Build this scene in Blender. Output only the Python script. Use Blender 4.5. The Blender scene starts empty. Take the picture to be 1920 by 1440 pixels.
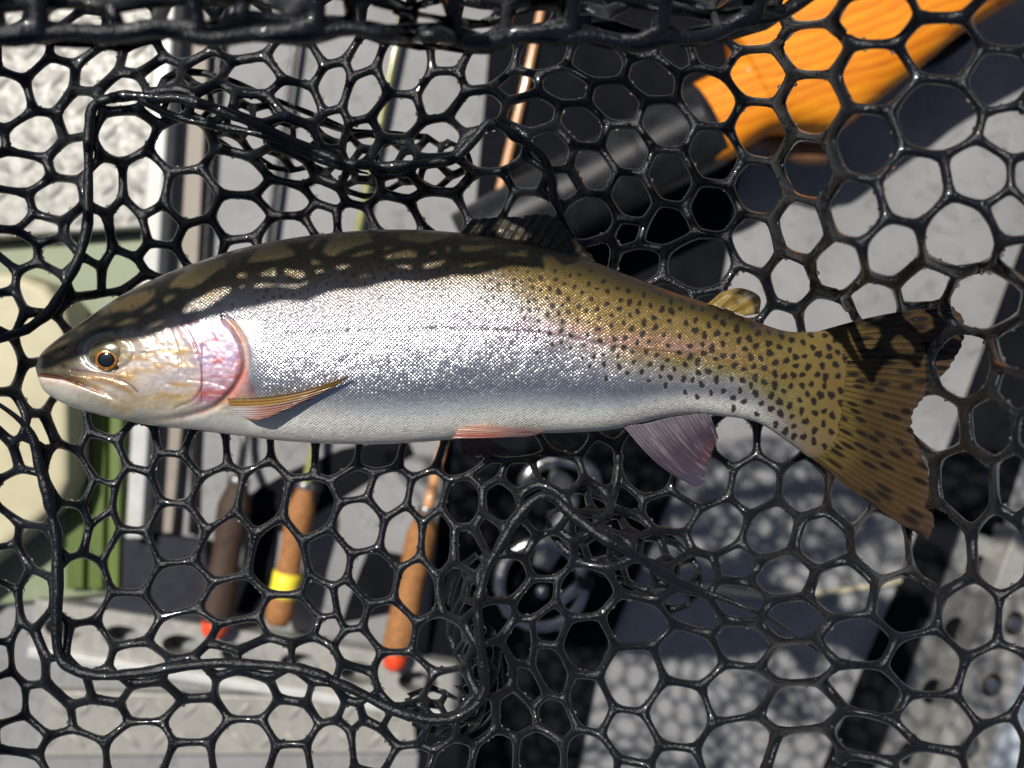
import bpy, bmesh, math, random
import numpy as np
from mathutils import Vector, Matrix

# ------------------------------------------------------------------ camera, world, sun, exposure
SC = bpy.context.scene
COL = SC.collection
D = 0.50                                   # camera height above the floor of the net bag (z = 0)
cam = bpy.data.cameras.new('camera')
cam.sensor_width = 36.0
cam.lens = 36.0
cam.clip_start = 0.01
cam.clip_end = 100.0
cam.dof.use_dof = True
cam.dof.focus_distance = 0.462
cam.dof.aperture_fstop = 7.5
cam_o = bpy.data.objects.new('camera', cam)
cam_o.location = (0, 0, D)
COL.objects.link(cam_o)
SC.camera = cam_o

SUN = Vector((-0.38, 0.42, 1.0)).normalized()   # direction towards the sun
W = bpy.data.worlds.new('World')
SC.world = W
W.use_nodes = True
nt = W.node_tree
bg = nt.nodes['Background']
sky = nt.nodes.new('ShaderNodeTexSky')
sky.sky_type = 'NISHITA'
sky.sun_disc = False
sky.dust_density = 1.4
sky.air_density = 0.8
sky.sun_elevation = math.asin(SUN.z)
sky.sun_rotation = math.atan2(SUN.x, SUN.y)
nt.links.new(sky.outputs[0], bg.inputs[0])
bg.inputs[1].default_value = 0.05
sl = bpy.data.lights.new('sun', 'SUN')
sl.energy = 5.0
sl.angle = math.radians(0.8)
sl.color = (1.0, 0.955, 0.88)
so = bpy.data.objects.new('sun', sl)
so.rotation_euler = SUN.to_track_quat('Z', 'Y').to_euler()
so.location = (0.3, 0.8, 2.0)
COL.objects.link(so)
SC.view_settings.view_transform = 'Standard'
SC.view_settings.look = 'None'
SC.view_settings.gamma = 1.0
SC.view_settings.exposure = 0.2
SC.view_settings.use_curve_mapping = False

rng = np.random.default_rng(7)
random.seed(7)
ZD = -0.62                                  # boat deck
K = (D - ZD) / 0.80

# ------------------------------------------------------------------ helpers
def P(px, py, z):
    """point at height z that stands where the 1920x1440 photograph shows (px, py)"""
    d = D - z
    return Vector(((px - 960) / 1920 * d, (720 - py) / 1920 * d, z))

def Pn(px, py, z):
    d = D - z
    return np.stack([(px - 960) / 1920 * d, (720 - py) / 1920 * d, z + 0 * d], -1)

def srgb(r, g, b):
    f = lambda c: (c / 255 / 12.92) if c <= 10 else ((c / 255 + 0.055) / 1.055) ** 2.4
    return np.array([f(r), f(g), f(b)])

def empty(name, loc, label=None, cat=None, group=None):
    o = bpy.data.objects.new(name, None)
    o.location = loc
    o.empty_display_size = 0.02
    COL.objects.link(o)
    if label: tag(o, label, cat, group)
    return o

def tag(o, label, cat, group=None):
    o['label'] = label
    o['category'] = cat
    if group: o['group'] = group
    return o

def link(name, me, mat, parent=None, smooth=True):
    o = bpy.data.objects.new(name, me)
    COL.objects.link(o)
    if mat is not None: me.materials.append(mat)
    if smooth:
        me.polygons.foreach_set('use_smooth', np.ones(len(me.polygons), bool))
    if parent is not None:
        o.parent = parent
        o.matrix_parent_inverse = Matrix.Translation(-Vector(parent.location))
    return o

def np_mesh(name, V, F):
    """V (n,3), F (m,4) or (m,3) index arrays"""
    V = np.asarray(V, float); F = np.asarray(F, np.int32)
    me = bpy.data.meshes.new(name)
    me.vertices.add(len(V)); me.vertices.foreach_set('co', V.ravel())
    k = F.shape[1]
    me.loops.add(F.size); me.loops.foreach_set('vertex_index', F.ravel())
    me.polygons.add(len(F))
    me.polygons.foreach_set('loop_start', np.arange(0, F.size, k, dtype=np.int32))
    me.polygons.foreach_set('loop_total', np.full(len(F), k, np.int32))
    me.update(calc_edges=True); me.validate()
    return me

def bm_obj(name, bm, mat, parent=None, smooth=False, bevel=0.0, seg=2):
    if bevel > 0:
        bmesh.ops.bevel(bm, geom=[e for e in bm.edges if len(e.link_faces) == 2 and e.calc_face_angle(0) > 0.5],
                        offset=bevel, segments=seg, affect='EDGES', profile=0.6, clamp_overlap=True)
    bmesh.ops.recalc_face_normals(bm, faces=bm.faces)
    me = bpy.data.meshes.new(name); bm.to_mesh(me); bm.free()
    return link(name, me, mat, parent, smooth)

def slab(name, pts, z0, z1, mat, parent=None, bevel=0.002, holes=(), seg=2, smooth=False):
    """prism whose top outline (at z1) is given as photograph points"""
    bm = bmesh.new()
    vs = [bm.verts.new(P(x, y, z1)) for x, y in pts]
    f = bm.faces.new(vs)
    r = bmesh.ops.extrude_face_region(bm, geom=[f])
    for v in [g for g in r['geom'] if isinstance(g, bmesh.types.BMVert)]:
        v.co.z = z0
    return bm_obj(name, bm, mat, parent, smooth, bevel, seg)

def catmull(pts, n=8):
    p = [np.array(q, float) for q in pts]
    p = [2 * p[0] - p[1]] + p + [2 * p[-1] - p[-2]]
    out = []
    for i in range(1, len(p) - 2):
        for k in range(n):
            t = k / n
            a, b, c, d = p[i - 1], p[i], p[i + 1], p[i + 2]
            out.append(0.5 * (2 * b + (c - a) * t + (2 * a - 5 * b + 4 * c - d) * t * t + (3 * b - a - 3 * c + d) * t ** 3))
    out.append(p[-2])
    return np.array(out)

def tube_arrays(path, rad, n=12, cap=True):
    path = np.asarray(path, float); m = len(path)
    rad = np.broadcast_to(np.asarray(rad, float), (m,))
    T = np.gradient(path, axis=0); T /= np.linalg.norm(T, axis=1)[:, None] + 1e-12
    up = np.array([0, 0, 1.0]) if abs(T[0][2]) < 0.9 else np.array([1.0, 0, 0])
    S = np.cross(T, up); S /= np.linalg.norm(S, axis=1)[:, None] + 1e-12
    U = np.cross(S, T)
    a = np.linspace(0, 2 * np.pi, n, endpoint=False)
    V = path[:, None] + rad[:, None, None] * (np.cos(a)[None, :, None] * S[:, None] + np.sin(a)[None, :, None] * U[:, None])
    V = V.reshape(-1, 3)
    i = np.arange(m - 1)[:, None] * n; j = np.arange(n)[None]; j2 = (j + 1) % n
    F = np.stack([i + j, i + j2, i + n + j2, i + n + j], -1).reshape(-1, 4)
    if cap:
        c0 = len(V); V = np.vstack([V, path[0], path[-1]])
        k = np.arange(n); k2 = (k + 1) % n
        F = np.vstack([F, np.stack([np.full(n, c0), k2, k, k], -1)[:, [0, 1, 2, 2]] * 0 + np.stack([np.full(n, c0), k2, k, np.full(n, -1)], -1),
                       np.stack([np.full(n, c0 + 1), (m - 1) * n + k, (m - 1) * n + k2, np.full(n, -1)], -1)])
    return V, F

def poly_mesh(name, V, F):
    faces = [tuple(int(q) for q in f if q >= 0) for f in F]
    me = bpy.data.meshes.new(name)
    me.from_pydata([tuple(v) for v in V], [], faces)
    me.update()
    return me

def tube(name, path, rad, mat, parent=None, n=12, smooth=True):
    V, F = tube_arrays(path, rad, n)
    return link(name, poly_mesh(name, V, F), mat, parent, smooth)

def sstep(a, b, x):
    t = np.clip((x - a) / (b - a), 0, 1)
    return t * t * (3 - 2 * t)

def pl_dist(px, py, pts):
    """distance to a polyline in the photograph's plane (arrays)"""
    best = np.full(np.shape(px), 1e9)
    for (x0, y0), (x1, y1) in zip(pts[:-1], pts[1:]):
        dx, dy = x1 - x0, y1 - y0
        L = dx * dx + dy * dy + 1e-9
        t = np.clip(((px - x0) * dx + (py - y0) * dy) / L, 0, 1)
        best = np.minimum(best, np.hypot(px - x0 - t * dx, py - y0 - t * dy))
    return best

def in_poly(px, py, pts):
    r = np.zeros(np.shape(px), bool)
    n = len(pts)
    for i in range(n):
        x0, y0 = pts[i]; x1, y1 = pts[(i + 1) % n]
        c = ((y0 > py) != (y1 > py)) & (px < (x1 - x0) * (py - y0) / (y1 - y0 + 1e-9) + x0)
        r ^= c
    return r

def vnoise(x, y, seed=0, oct=3):
    """cheap smooth value noise in numpy"""
    out = np.zeros(np.shape(x)); amp = 1.0; tot = 0
    for o in range(oct):
        xi = np.floor(x).astype(np.int64); yi = np.floor(y).astype(np.int64)
        fx = x - xi; fy = y - yi
        fx = fx * fx * (3 - 2 * fx); fy = fy * fy * (3 - 2 * fy)
        def h(a, b):
            n = (a * 374761393 + b * 668265263 + (seed + o * 17) * 144665) & 0x7fffffff
            n = ((n ^ (n >> 13)) * 1274126177) & 0x7fffffff
            return ((n ^ (n >> 16)) & 0xffff) / 65535.0
        v = (h(xi, yi) * (1 - fx) + h(xi + 1, yi) * fx) * (1 - fy) + (h(xi, yi + 1) * (1 - fx) + h(xi + 1, yi + 1) * fx) * fy
        out += amp * v; tot += amp; amp *= 0.5; x = x * 2.03 + 11.3; y = y * 2.03 + 5.7
    return out / tot

# ------------------------------------------------------------------ materials
def new_mat(name):
    m = bpy.data.materials.new(name); m.use_nodes = True
    n = m.node_tree.nodes; b = n['Principled BSDF']
    return m, n, m.node_tree.links, b

def coords(n, l, scale=(1, 1, 1), rot=(0, 0, 0)):
    g = n.new('ShaderNodeNewGeometry')
    mp = n.new('ShaderNodeMapping'); mp.inputs['Scale'].default_value = scale; mp.inputs['Rotation'].default_value = rot
    l.new(g.outputs['Position'], mp.inputs['Vector'])
    return mp.outputs[0]

def noise(n, l, vec, scale, detail=4, rough=0.6, dist=0.0):
    t = n.new('ShaderNodeTexNoise'); t.inputs['Scale'].default_value = scale
    t.inputs['Detail'].default_value = detail; t.inputs['Roughness'].default_value = rough; t.inputs['Distortion'].default_value = dist
    if vec is not None: l.new(vec, t.inputs['Vector'])
    return t.outputs['Fac']

def ramp(n, l, fac, stops):
    r = n.new('ShaderNodeValToRGB'); e = r.color_ramp.elements
    while len(e) < len(stops): e.new(0.5)
    for q, (p, c) in zip(e, stops):
        q.position = p; q.color = (*c, 1) if len(c) == 3 else c
    l.new(fac, r.inputs[0]); return r.outputs[0]

def math_n(n, l, op, a, b=None):
    m = n.new('ShaderNodeMath'); m.operation = op
    for i, v in enumerate((a, b)):
        if v is None: continue
        if isinstance(v, (int, float)): m.inputs[i].default_value = v
        else: l.new(v, m.inputs[i])
    return m.outputs[0]

def bump(n, l, h, strength, dist, normal=None):
    b = n.new('ShaderNodeBump'); b.inputs['Strength'].default_value = strength; b.inputs['Distance'].default_value = dist
    l.new(h, b.inputs['Height'])
    if normal is not None: l.new(normal, b.inputs['Normal'])
    return b.outputs[0]

def plain(name, c0, c1, rough=0.5, scale=60, metal=0.0, bump_s=0.2, bump_scale=400, coat=0.0, stretch=(1, 1, 1), rot=(0, 0, 0), rvar=0.12, spec=0.4):
    """mottled two-tone surface with fine grain"""
    m, n, l, b = new_mat(name)
    v = coords(n, l, stretch, rot)
    f = noise(n, l, v, scale, 6, 0.62, 0.3)
    l.new(ramp(n, l, f, [(0.3, tuple(c0)), (0.7, tuple(c1))]), b.inputs['Base Color'])
    g = noise(n, l, v, bump_scale, 4, 0.6)
    r = math_n(n, l, 'ADD', math_n(n, l, 'MULTIPLY', math_n(n, l, 'SUBTRACT', f, 0.5), rvar * 2), rough)
    l.new(r, b.inputs['Roughness'])
    b.inputs['Metallic'].default_value = metal
    b.inputs['Specular IOR Level'].default_value = spec
    b.inputs['Coat Weight'].default_value = coat
    b.inputs['Coat Roughness'].default_value = 0.08
    l.new(bump(n, l, g, bump_s, 0.0006), b.inputs['Normal'])
    return m

def mat_rubber():
    m, n, l, b = new_mat('wet_black_rubber')
    v = coords(n, l)
    f = noise(n, l, v, 90, 5, 0.65)
    l.new(ramp(n, l, f, [(0.3, (0.0035, 0.0043, 0.0065)), (0.75, (0.0095, 0.0108, 0.0145))]), b.inputs['Base Color'])
    l.new(ramp(n, l, noise(n, l, v, 260, 3, 0.6), [(0.35, (0.14,) * 3), (0.7, (0.34,) * 3)]), b.inputs['Roughness'])
    b.inputs['Specular IOR Level'].default_value = 0.26
    b.inputs['Coat Weight'].default_value = 0.4
    b.inputs['Coat Roughness'].default_value = 0.03
    h = math_n(n, l, 'ADD', noise(n, l, v, 420, 4, 0.65), math_n(n, l, 'MULTIPLY', noise(n, l, v, 1500, 2, 0.5), 0.35))
    l.new(bump(n, l, h, 0.55, 0.0012), b.inputs['Normal'])
    return m

def mat_deck():
    m, n, l, b = new_mat('grey_deck_vinyl')
    v = coords(n, l)
    f = noise(n, l, v, 9, 8, 0.62, 0.4)
    g = noise(n, l, coords(n, l, (1, 0.16, 1), (0, 0, 0.35)), 900, 3, 0.6)
    mix = math_n(n, l, 'ADD', math_n(n, l, 'MULTIPLY', f, 0.75), math_n(n, l, 'MULTIPLY', g, 0.25))
    base = ramp(n, l, mix, [(0.30, (0.13, 0.131, 0.133)), (0.52, (0.195, 0.196, 0.199)), (0.75, (0.245, 0.246, 0.25))])
    sc = ramp(n, l, noise(n, l, v, 38, 7, 0.72, 1.5), [(0.36, (0.62, 0.61, 0.58)), (0.47, (1, 1, 1))])
    mxd = n.new('ShaderNodeMix'); mxd.data_type = 'RGBA'; mxd.blend_type = 'MULTIPLY'; mxd.inputs['Factor'].default_value = 0.75
    l.new(base, mxd.inputs['A']); l.new(sc, mxd.inputs['B'])
    l.new(mxd.outputs['Result'], b.inputs['Base Color'])
    b.inputs['Roughness'].default_value = 0.62
    l.new(bump(n, l, g, 0.35, 0.0008), b.inputs['Normal'])
    return m

def mat_alu(name, c=(0.33, 0.32, 0.295), rough=0.40, metal=0.35, bs=0.25):
    m, n, l, b = new_mat(name)
    v = coords(n, l)
    f = noise(n, l, v, 45, 6, 0.65, 0.8)
    c = np.array(c)
    l.new(ramp(n, l, f, [(0.3, tuple(c * 0.78)), (0.65, tuple(c))]), b.inputs['Base Color'])
    l.new(ramp(n, l, noise(n, l, v, 120, 4, 0.7), [(0.3, (rough * 0.7,) * 3), (0.7, (min(1, rough * 1.5),) * 3)]), b.inputs['Roughness'])
    b.inputs['Metallic'].default_value = metal
    l.new(bump(n, l, noise(n, l, coords(n, l, (1, 0.2, 1), (0, 0, 0.6)), 260, 4, 0.6), bs, 0.001), b.inputs['Normal'])
    return m

def mat_wood():
    m, n, l, b = new_mat('varnished_orange_wood')
    ang = -math.atan2(0.36, 0.93)
    v = coords(n, l, (1, 1, 1), (0, 0, ang))
    st = n.new('ShaderNodeMapping'); st.inputs['Scale'].default_value = (0.12, 1, 1)
    l.new(v, st.inputs['Vector'])
    warp = n.new('ShaderNodeVectorMath'); warp.operation = 'MULTIPLY_ADD'
    wn = n.new('ShaderNodeTexNoise'); wn.inputs['Scale'].default_value = 7.0; wn.inputs['Detail'].default_value = 2; l.new(v, wn.inputs['Vector'])
    l.new(wn.outputs['Color'], warp.inputs[0]); warp.inputs[1].default_value = (0.05, 0.05, 0.05); l.new(v, warp.inputs[2])
    wv = n.new('ShaderNodeTexWave'); wv.wave_type = 'BANDS'; wv.bands_direction = 'Y'; wv.wave_profile = 'SAW'
    wv.inputs['Scale'].default_value = 26; wv.inputs['Distortion'].default_value = 3.0
    wv.inputs['Detail'].default_value = 2; wv.inputs['Detail Scale'].default_value = 0.6
    l.new(warp.outputs[0], wv.inputs['Vector'])
    fine = noise(n, l, st.outputs[0], 260, 5, 0.65)
    big = noise(n, l, st.outputs[0], 24, 4, 0.55, 0.8)
    s = math_n(n, l, 'ADD', math_n(n, l, 'MULTIPLY', wv.outputs['Fac'], 0.20),
               math_n(n, l, 'ADD', math_n(n, l, 'MULTIPLY', fine, 0.34), math_n(n, l, 'MULTIPLY', big, 0.50)))
    l.new(ramp(n, l, s, [(0.32, (0.30, 0.058, 0.003)), (0.47, (0.54, 0.155, 0.005)), (0.68, (0.70, 0.26, 0.010))]), b.inputs['Base Color'])
    b.inputs['Roughness'].default_value = 0.6
    b.inputs['Specular IOR Level'].default_value = 0.2
    b.inputs['Coat Weight'].default_value = 0.12; b.inputs['Coat Roughness'].default_value = 0.1
    l.new(bump(n, l, s, 0.25, 0.001), b.inputs['Normal'])
    return m

def mat_cork(name, a, c):
    m, n, l, b = new_mat(name)
    v = coords(n, l)
    vo = n.new('ShaderNodeTexVoronoi'); vo.inputs['Scale'].default_value = 260; l.new(v, vo.inputs['Vector'])
    f = noise(n, l, v, 130, 5, 0.7)
    s = math_n(n, l, 'ADD', math_n(n, l, 'MULTIPLY', f, 0.7), math_n(n, l, 'MULTIPLY', vo.outputs['Distance'], 0.35))
    l.new(ramp(n, l, s, [(0.3, a), (0.65, c)]), b.inputs['Base Color'])
    b.inputs['Roughness'].default_value = 0.75
    l.new(bump(n, l, s, 0.4, 0.001), b.inputs['Normal'])
    return m

def mat_fish():
    m, n, l, b = new_mat('trout_skin')
    col = n.new('ShaderNodeAttribute'); col.attribute_name = 'col'
    par = n.new('ShaderNodeAttribute'); par.attribute_name = 'par'      # x metallic, y scales, z roughness
    suv = n.new('ShaderNodeAttribute'); suv.attribute_name = 'suv'
    sp = n.new('ShaderNodeSeparateXYZ'); l.new(par.outputs['Vector'], sp.inputs[0])
    mp = n.new('ShaderNodeMapping'); mp.inputs['Rotation'].default_value = (0, 0, math.radians(45)); mp.inputs['Scale'].default_value = (0.80, 0.90, 1)
    l.new(suv.outputs['Vector'], mp.inputs['Vector'])
    vo = n.new('ShaderNodeTexVoronoi'); vo.voronoi_dimensions = '2D'; vo.inputs['Scale'].default_value = 1.0; vo.inputs['Randomness'].default_value = 0.28
    l.new(mp.outputs[0], vo.inputs['Vector'])
    # each scale leans its own way
    sub = n.new('ShaderNodeVectorMath'); sub.operation = 'SUBTRACT'; l.new(vo.outputs['Color'], sub.inputs[0]); sub.inputs[1].default_value = (0.5, 0.5, 0.5)
    scl = n.new('ShaderNodeVectorMath'); scl.operation = 'SCALE'; l.new(sub.outputs[0], scl.inputs[0])
    l.new(math_n(n, l, 'MULTIPLY', sp.outputs['Y'], 0.16), scl.inputs['Scale'])
    geo = n.new('ShaderNodeNewGeometry')
    add = n.new('ShaderNodeVectorMath'); add.operation = 'ADD'; l.new(geo.outputs['Normal'], add.inputs[0]); l.new(scl.outputs[0], add.inputs[1])
    nor = n.new('ShaderNodeVectorMath'); nor.operation = 'NORMALIZE'; l.new(add.outputs[0], nor.inputs[0])
    h = math_n(n, l, 'MULTIPLY', math_n(n, l, 'SUBTRACT', 0.7, vo.outputs['Distance']), sp.outputs['Y'])
    fine = noise(n, l, suv.outputs['Vector'], 0.55, 5, 0.7)
    h2 = math_n(n, l, 'ADD', h, math_n(n, l, 'MULTIPLY', fine, 0.45))
    bp = bump(n, l, h2, 0.42, 0.0007, nor.outputs[0])
    l.new(bp, b.inputs['Normal'])
    # scale margins a touch darker than the scale's centre
    dk = ramp(n, l, vo.outputs['Distance'], [(0.25, (1, 1, 1)), (0.72, (0.66, 0.65, 0.64))])
    mx = n.new('ShaderNodeMix'); mx.data_type = 'RGBA'; mx.blend_type = 'MULTIPLY'
    l.new(sp.outputs['Y'], mx.inputs['Factor']); l.new(col.outputs['Color'], mx.inputs['A']); l.new(dk, mx.inputs['B'])
    l.new(mx.outputs['Result'], b.inputs['Base Color'])
    l.new(sp.outputs['X'], b.inputs['Metallic'])
    l.new(sp.outputs['Z'], b.inputs['Roughness'])
    b.inputs['Coat Weight'].default_value = 0.35
    b.inputs['Coat Roughness'].default_value = 0.12
    l.new(bp, b.inputs['Coat Normal'])
    return m

def mat_fin(name, trans=0.35):
    m, n, l, b = new_mat(name)
    col = n.new('ShaderNodeAttribute'); col.attribute_name = 'col'
    l.new(col.outputs['Color'], b.inputs['Base Color'])
    b.inputs['Roughness'].default_value = 0.36
    b.inputs['Coat Weight'].default_value = 0.25; b.inputs['Coat Roughness'].default_value = 0.12
    v = coords(n, l)
    l.new(bump(n, l, noise(n, l, v, 500, 4, 0.6), 0.3, 0.0008), b.inputs['Normal'])
    tr = n.new('ShaderNodeBsdfTranslucent'); l.new(col.outputs['Color'], tr.inputs['Color'])
    mx = n.new('ShaderNodeMixShader'); mx.inputs[0].default_value = trans
    out = [q for q in n if q.type == 'OUTPUT_MATERIAL'][0]
    l.new(b.outputs[0], mx.inputs[1]); l.new(tr.outputs[0], mx.inputs[2]); l.new(mx.outputs[0], out.inputs[0])
    return m

M_RUB = mat_rubber()
M_DECK = mat_deck()
M_ALU = mat_alu('bright_aluminium')
M_ALU2 = mat_alu('dull_aluminium', (0.30, 0.30, 0.29), 0.42, 0.8)
M_TREAD = mat_alu('worn_tread_aluminium', (0.27, 0.262, 0.24), 0.46, 0.12)
M_STEEL = mat_alu('reel_metal', (0.40, 0.40, 0.39), 0.25, 0.9, 0.08)
M_WHITE = plain('white_painted_metal', (0.36, 0.36, 0.345), (0.47, 0.47, 0.455), 0.38, 40, coat=0.2)
M_BEIGE = plain('beige_vinyl', (0.19, 0.165, 0.135), (0.25, 0.22, 0.185), 0.55, 30)
M_CREAM = plain('cream_vinyl', (0.35, 0.315, 0.20), (0.45, 0.41, 0.27), 0.5, 24, bump_scale=700)
M_GREEN = plain('olive_green_paint', (0.05, 0.08, 0.012), (0.10, 0.15, 0.026), 0.45, 22, stretch=(1, 0.1, 1))
M_PGREEN = plain('pale_green_paint', (0.15, 0.18, 0.105), (0.21, 0.24, 0.15), 0.5, 22)
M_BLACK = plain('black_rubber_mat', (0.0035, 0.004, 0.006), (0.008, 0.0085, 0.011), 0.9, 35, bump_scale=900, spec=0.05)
M_BPLAST = plain('glossy_black_sleeve', (0.006, 0.0065, 0.008), (0.018, 0.019, 0.022), 0.30, 70, bump_s=0.6, bump_scale=500, coat=0.06, spec=0.14)
M_BLANK = plain('black_rod_blank', (0.008, 0.008, 0.008), (0.02, 0.02, 0.02), 0.25, 60, coat=0.4)
M_YBLANK = plain('yellow_green_rod_blank', (0.17, 0.17, 0.045), (0.26, 0.26, 0.09), 0.25, 60, coat=0.4)
M_TBLANK = plain('tan_rod_blank', (0.42, 0.20, 0.085), (0.56, 0.29, 0.13), 0.3, 60, coat=0.4)
M_CORK = mat_cork('cork', (0.17, 0.066, 0.018), (0.32, 0.14, 0.042))
M_CORK2 = mat_cork('shaded_brown_cork', (0.02, 0.011, 0.007), (0.05, 0.026, 0.015))  # brown cork with the shade on the grip put into its colour
M_RED = plain('red_plastic', (0.62, 0.05, 0.012), (0.72, 0.075, 0.02), 0.4, 60)
M_YEL = plain('yellow_tape', (0.75, 0.62, 0.03), (0.82, 0.70, 0.06), 0.4, 60)
M_CORD = plain('cream_cord', (0.40, 0.36, 0.24), (0.55, 0.50, 0.36), 0.7, 90)
M_PALE = plain('pale_blue_panel', (0.34, 0.38, 0.42), (0.42, 0.46, 0.50), 0.35, 30, coat=0.2)
M_NAVY = plain('dark_navy', (0.012, 0.013, 0.019), (0.026, 0.027, 0.037), 0.8, 60, bump_scale=900, spec=0.2)
M_WOOD = mat_wood()
M_FISH = mat_fish()
M_FIN = mat_fin('fin_membrane')
M_BWOOD = plain('brown_wood_hook', (0.10, 0.045, 0.02), (0.19, 0.09, 0.045), 0.5, 60)

# ------------------------------------------------------------------ the setting: the deck
bm = bmesh.new()
bmesh.ops.create_grid(bm, x_segments=1, y_segments=1, size=6.0)
for v in bm.verts: v.co.z = ZD
deck = bm_obj('deck', bm, M_DECK)
deck['kind'] = 'structure'
deck['label'] = 'grey textured vinyl boat deck'

# black rubber mat under the black sleeve
mat_o = slab('rubber_mat', [(932, -90), (1420, -90), (1392, 300), (1345, 560), (1300, 830), (1225, 1010), (1120, 1260), (1060, 1560),
                            (770, 1560), (795, 1300), (832, 850), (884, 470)], ZD, ZD + 0.006 * K, M_BLACK, bevel=0.0015)
tag(mat_o, 'long flat black rubber mat lying on the grey deck under the reel', 'mat')

# ---- left: tread plate, rails, cushion, green board
def diamonds(name, quad, z, du, mat, parent):
    """raised tread bars, one mesh"""
    (x0, y0), (x1, y1), (x2, y2), (x3, y3) = quad
    nu = max(2, int(abs(x1 - x0) / du)); nv = max(2, int(abs(y3 - y0) / du))
    VV = []; FF = []
    na, nb = 8, 4
    for i in range(nu):
        for j in range(nv):
            u = (i + 0.5) / nu; v = (j + 0.5) / nv
            px = (1 - v) * ((1 - u) * x0 + u * x1) + v * ((1 - u) * x3 + u * x2)
            py = (1 - v) * ((1 - u) * y0 + u * y1) + v * ((1 - u) * y3 + u * y2)
            c = np.array(P(px, py, z))
            ang = math.radians(45 if (i + j) % 2 else -45) + 0.06
            ca, sa = math.cos(ang), math.sin(ang)
            L, Wd, H = 0.0095 * K, 0.0031 * K, 0.0016 * K
            b0 = len(VV)
            for k in range(nb):
                t = k / (nb - 1) * math.pi / 2
                for q in range(na):
                    a = q / na * 2 * math.pi
                    lx = L * math.cos(t) * np.sign(math.cos(a)) * abs(math.cos(a)) ** 1.3
                    ly = Wd * math.cos(t) * np.sign(math.sin(a)) * abs(math.sin(a)) ** 1.3
                    VV.append(c + np.array([lx * ca - ly * sa, lx * sa + ly * ca, H * math.sin(t) - 0.0002]))
            for k in range(nb - 1):
                for q in range(na):
                    FF.append([b0 + k * na + q, b0 + k * na + (q + 1) % na, b0 + (k + 1) * na + (q + 1) % na, b0 + (k + 1) * na + q])
    o = link(name, np_mesh(name, VV, FF), mat, parent)
    o['kind'] = 'stuff'
    return o

def tread_plate(quad, z, label, du=52):
    c = P(sum(q[0] for q in quad) / 4, sum(q[1] for q in quad) / 4, ZD)
    t = empty('tread_plate', c, label, 'metal plate')
    slab('plate', quad, ZD, z, M_TREAD, t, bevel=0.002)
    diamonds('tread_bars', quad, z, du, M_TREAD, t)
    return t

tread_plate([(-120, -140), (296, -140), (276, 425), (-120, 452)], ZD + 0.028 * K, 'bright aluminium tread plate beside the long white rail')
rail = slab('white_rail', [(300, -140), (337, -140), (266, 1010), (234, 1010)], ZD, ZD + 0.034 * K, M_WHITE, bevel=0.003)
tag(rail, 'long narrow white painted rail between tread plate and beige strip', 'rail')
bs = slab('beige_strip', [(338, -140), (402, -140), (372, 480), (322, 1000), (268, 1000)], ZD, ZD + 0.012 * K, M_BEIGE, bevel=0.002)
tag(bs, 'flat beige strip lying along the white rail', 'trim')
gb = empty('green_board', P(100, 760, ZD), 'olive green board standing past the cream cushion', 'board')
slab('board', [(-160, 470), (270, 440), (232, 1110), (-160, 1150)], ZD, ZD + 0.010 * K, M_PGREEN, gb, bevel=0.002)
for a, b_ in ((126, 160), (168, 196), (203, 226)):
    slab('slat', [(a + 6, 640), (b_ + 6, 640), (b_ - 4, 1105), (a - 4, 1105)], ZD + 0.010 * K, ZD + 0.020 * K, M_GREEN, gb, bevel=0.002)
cu = slab('cream_cushion', [(-160, 505), (20, 508), (80, 530), (118, 575), (132, 640), (130, 760), (126, 900), (110, 945), (-160, 1160)],
          ZD, ZD + 0.055 * K, M_CREAM, bevel=0.012, seg=5, smooth=True)
tag(cu, 'cream vinyl cushion with a rounded corner on the green board', 'cushion')

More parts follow.
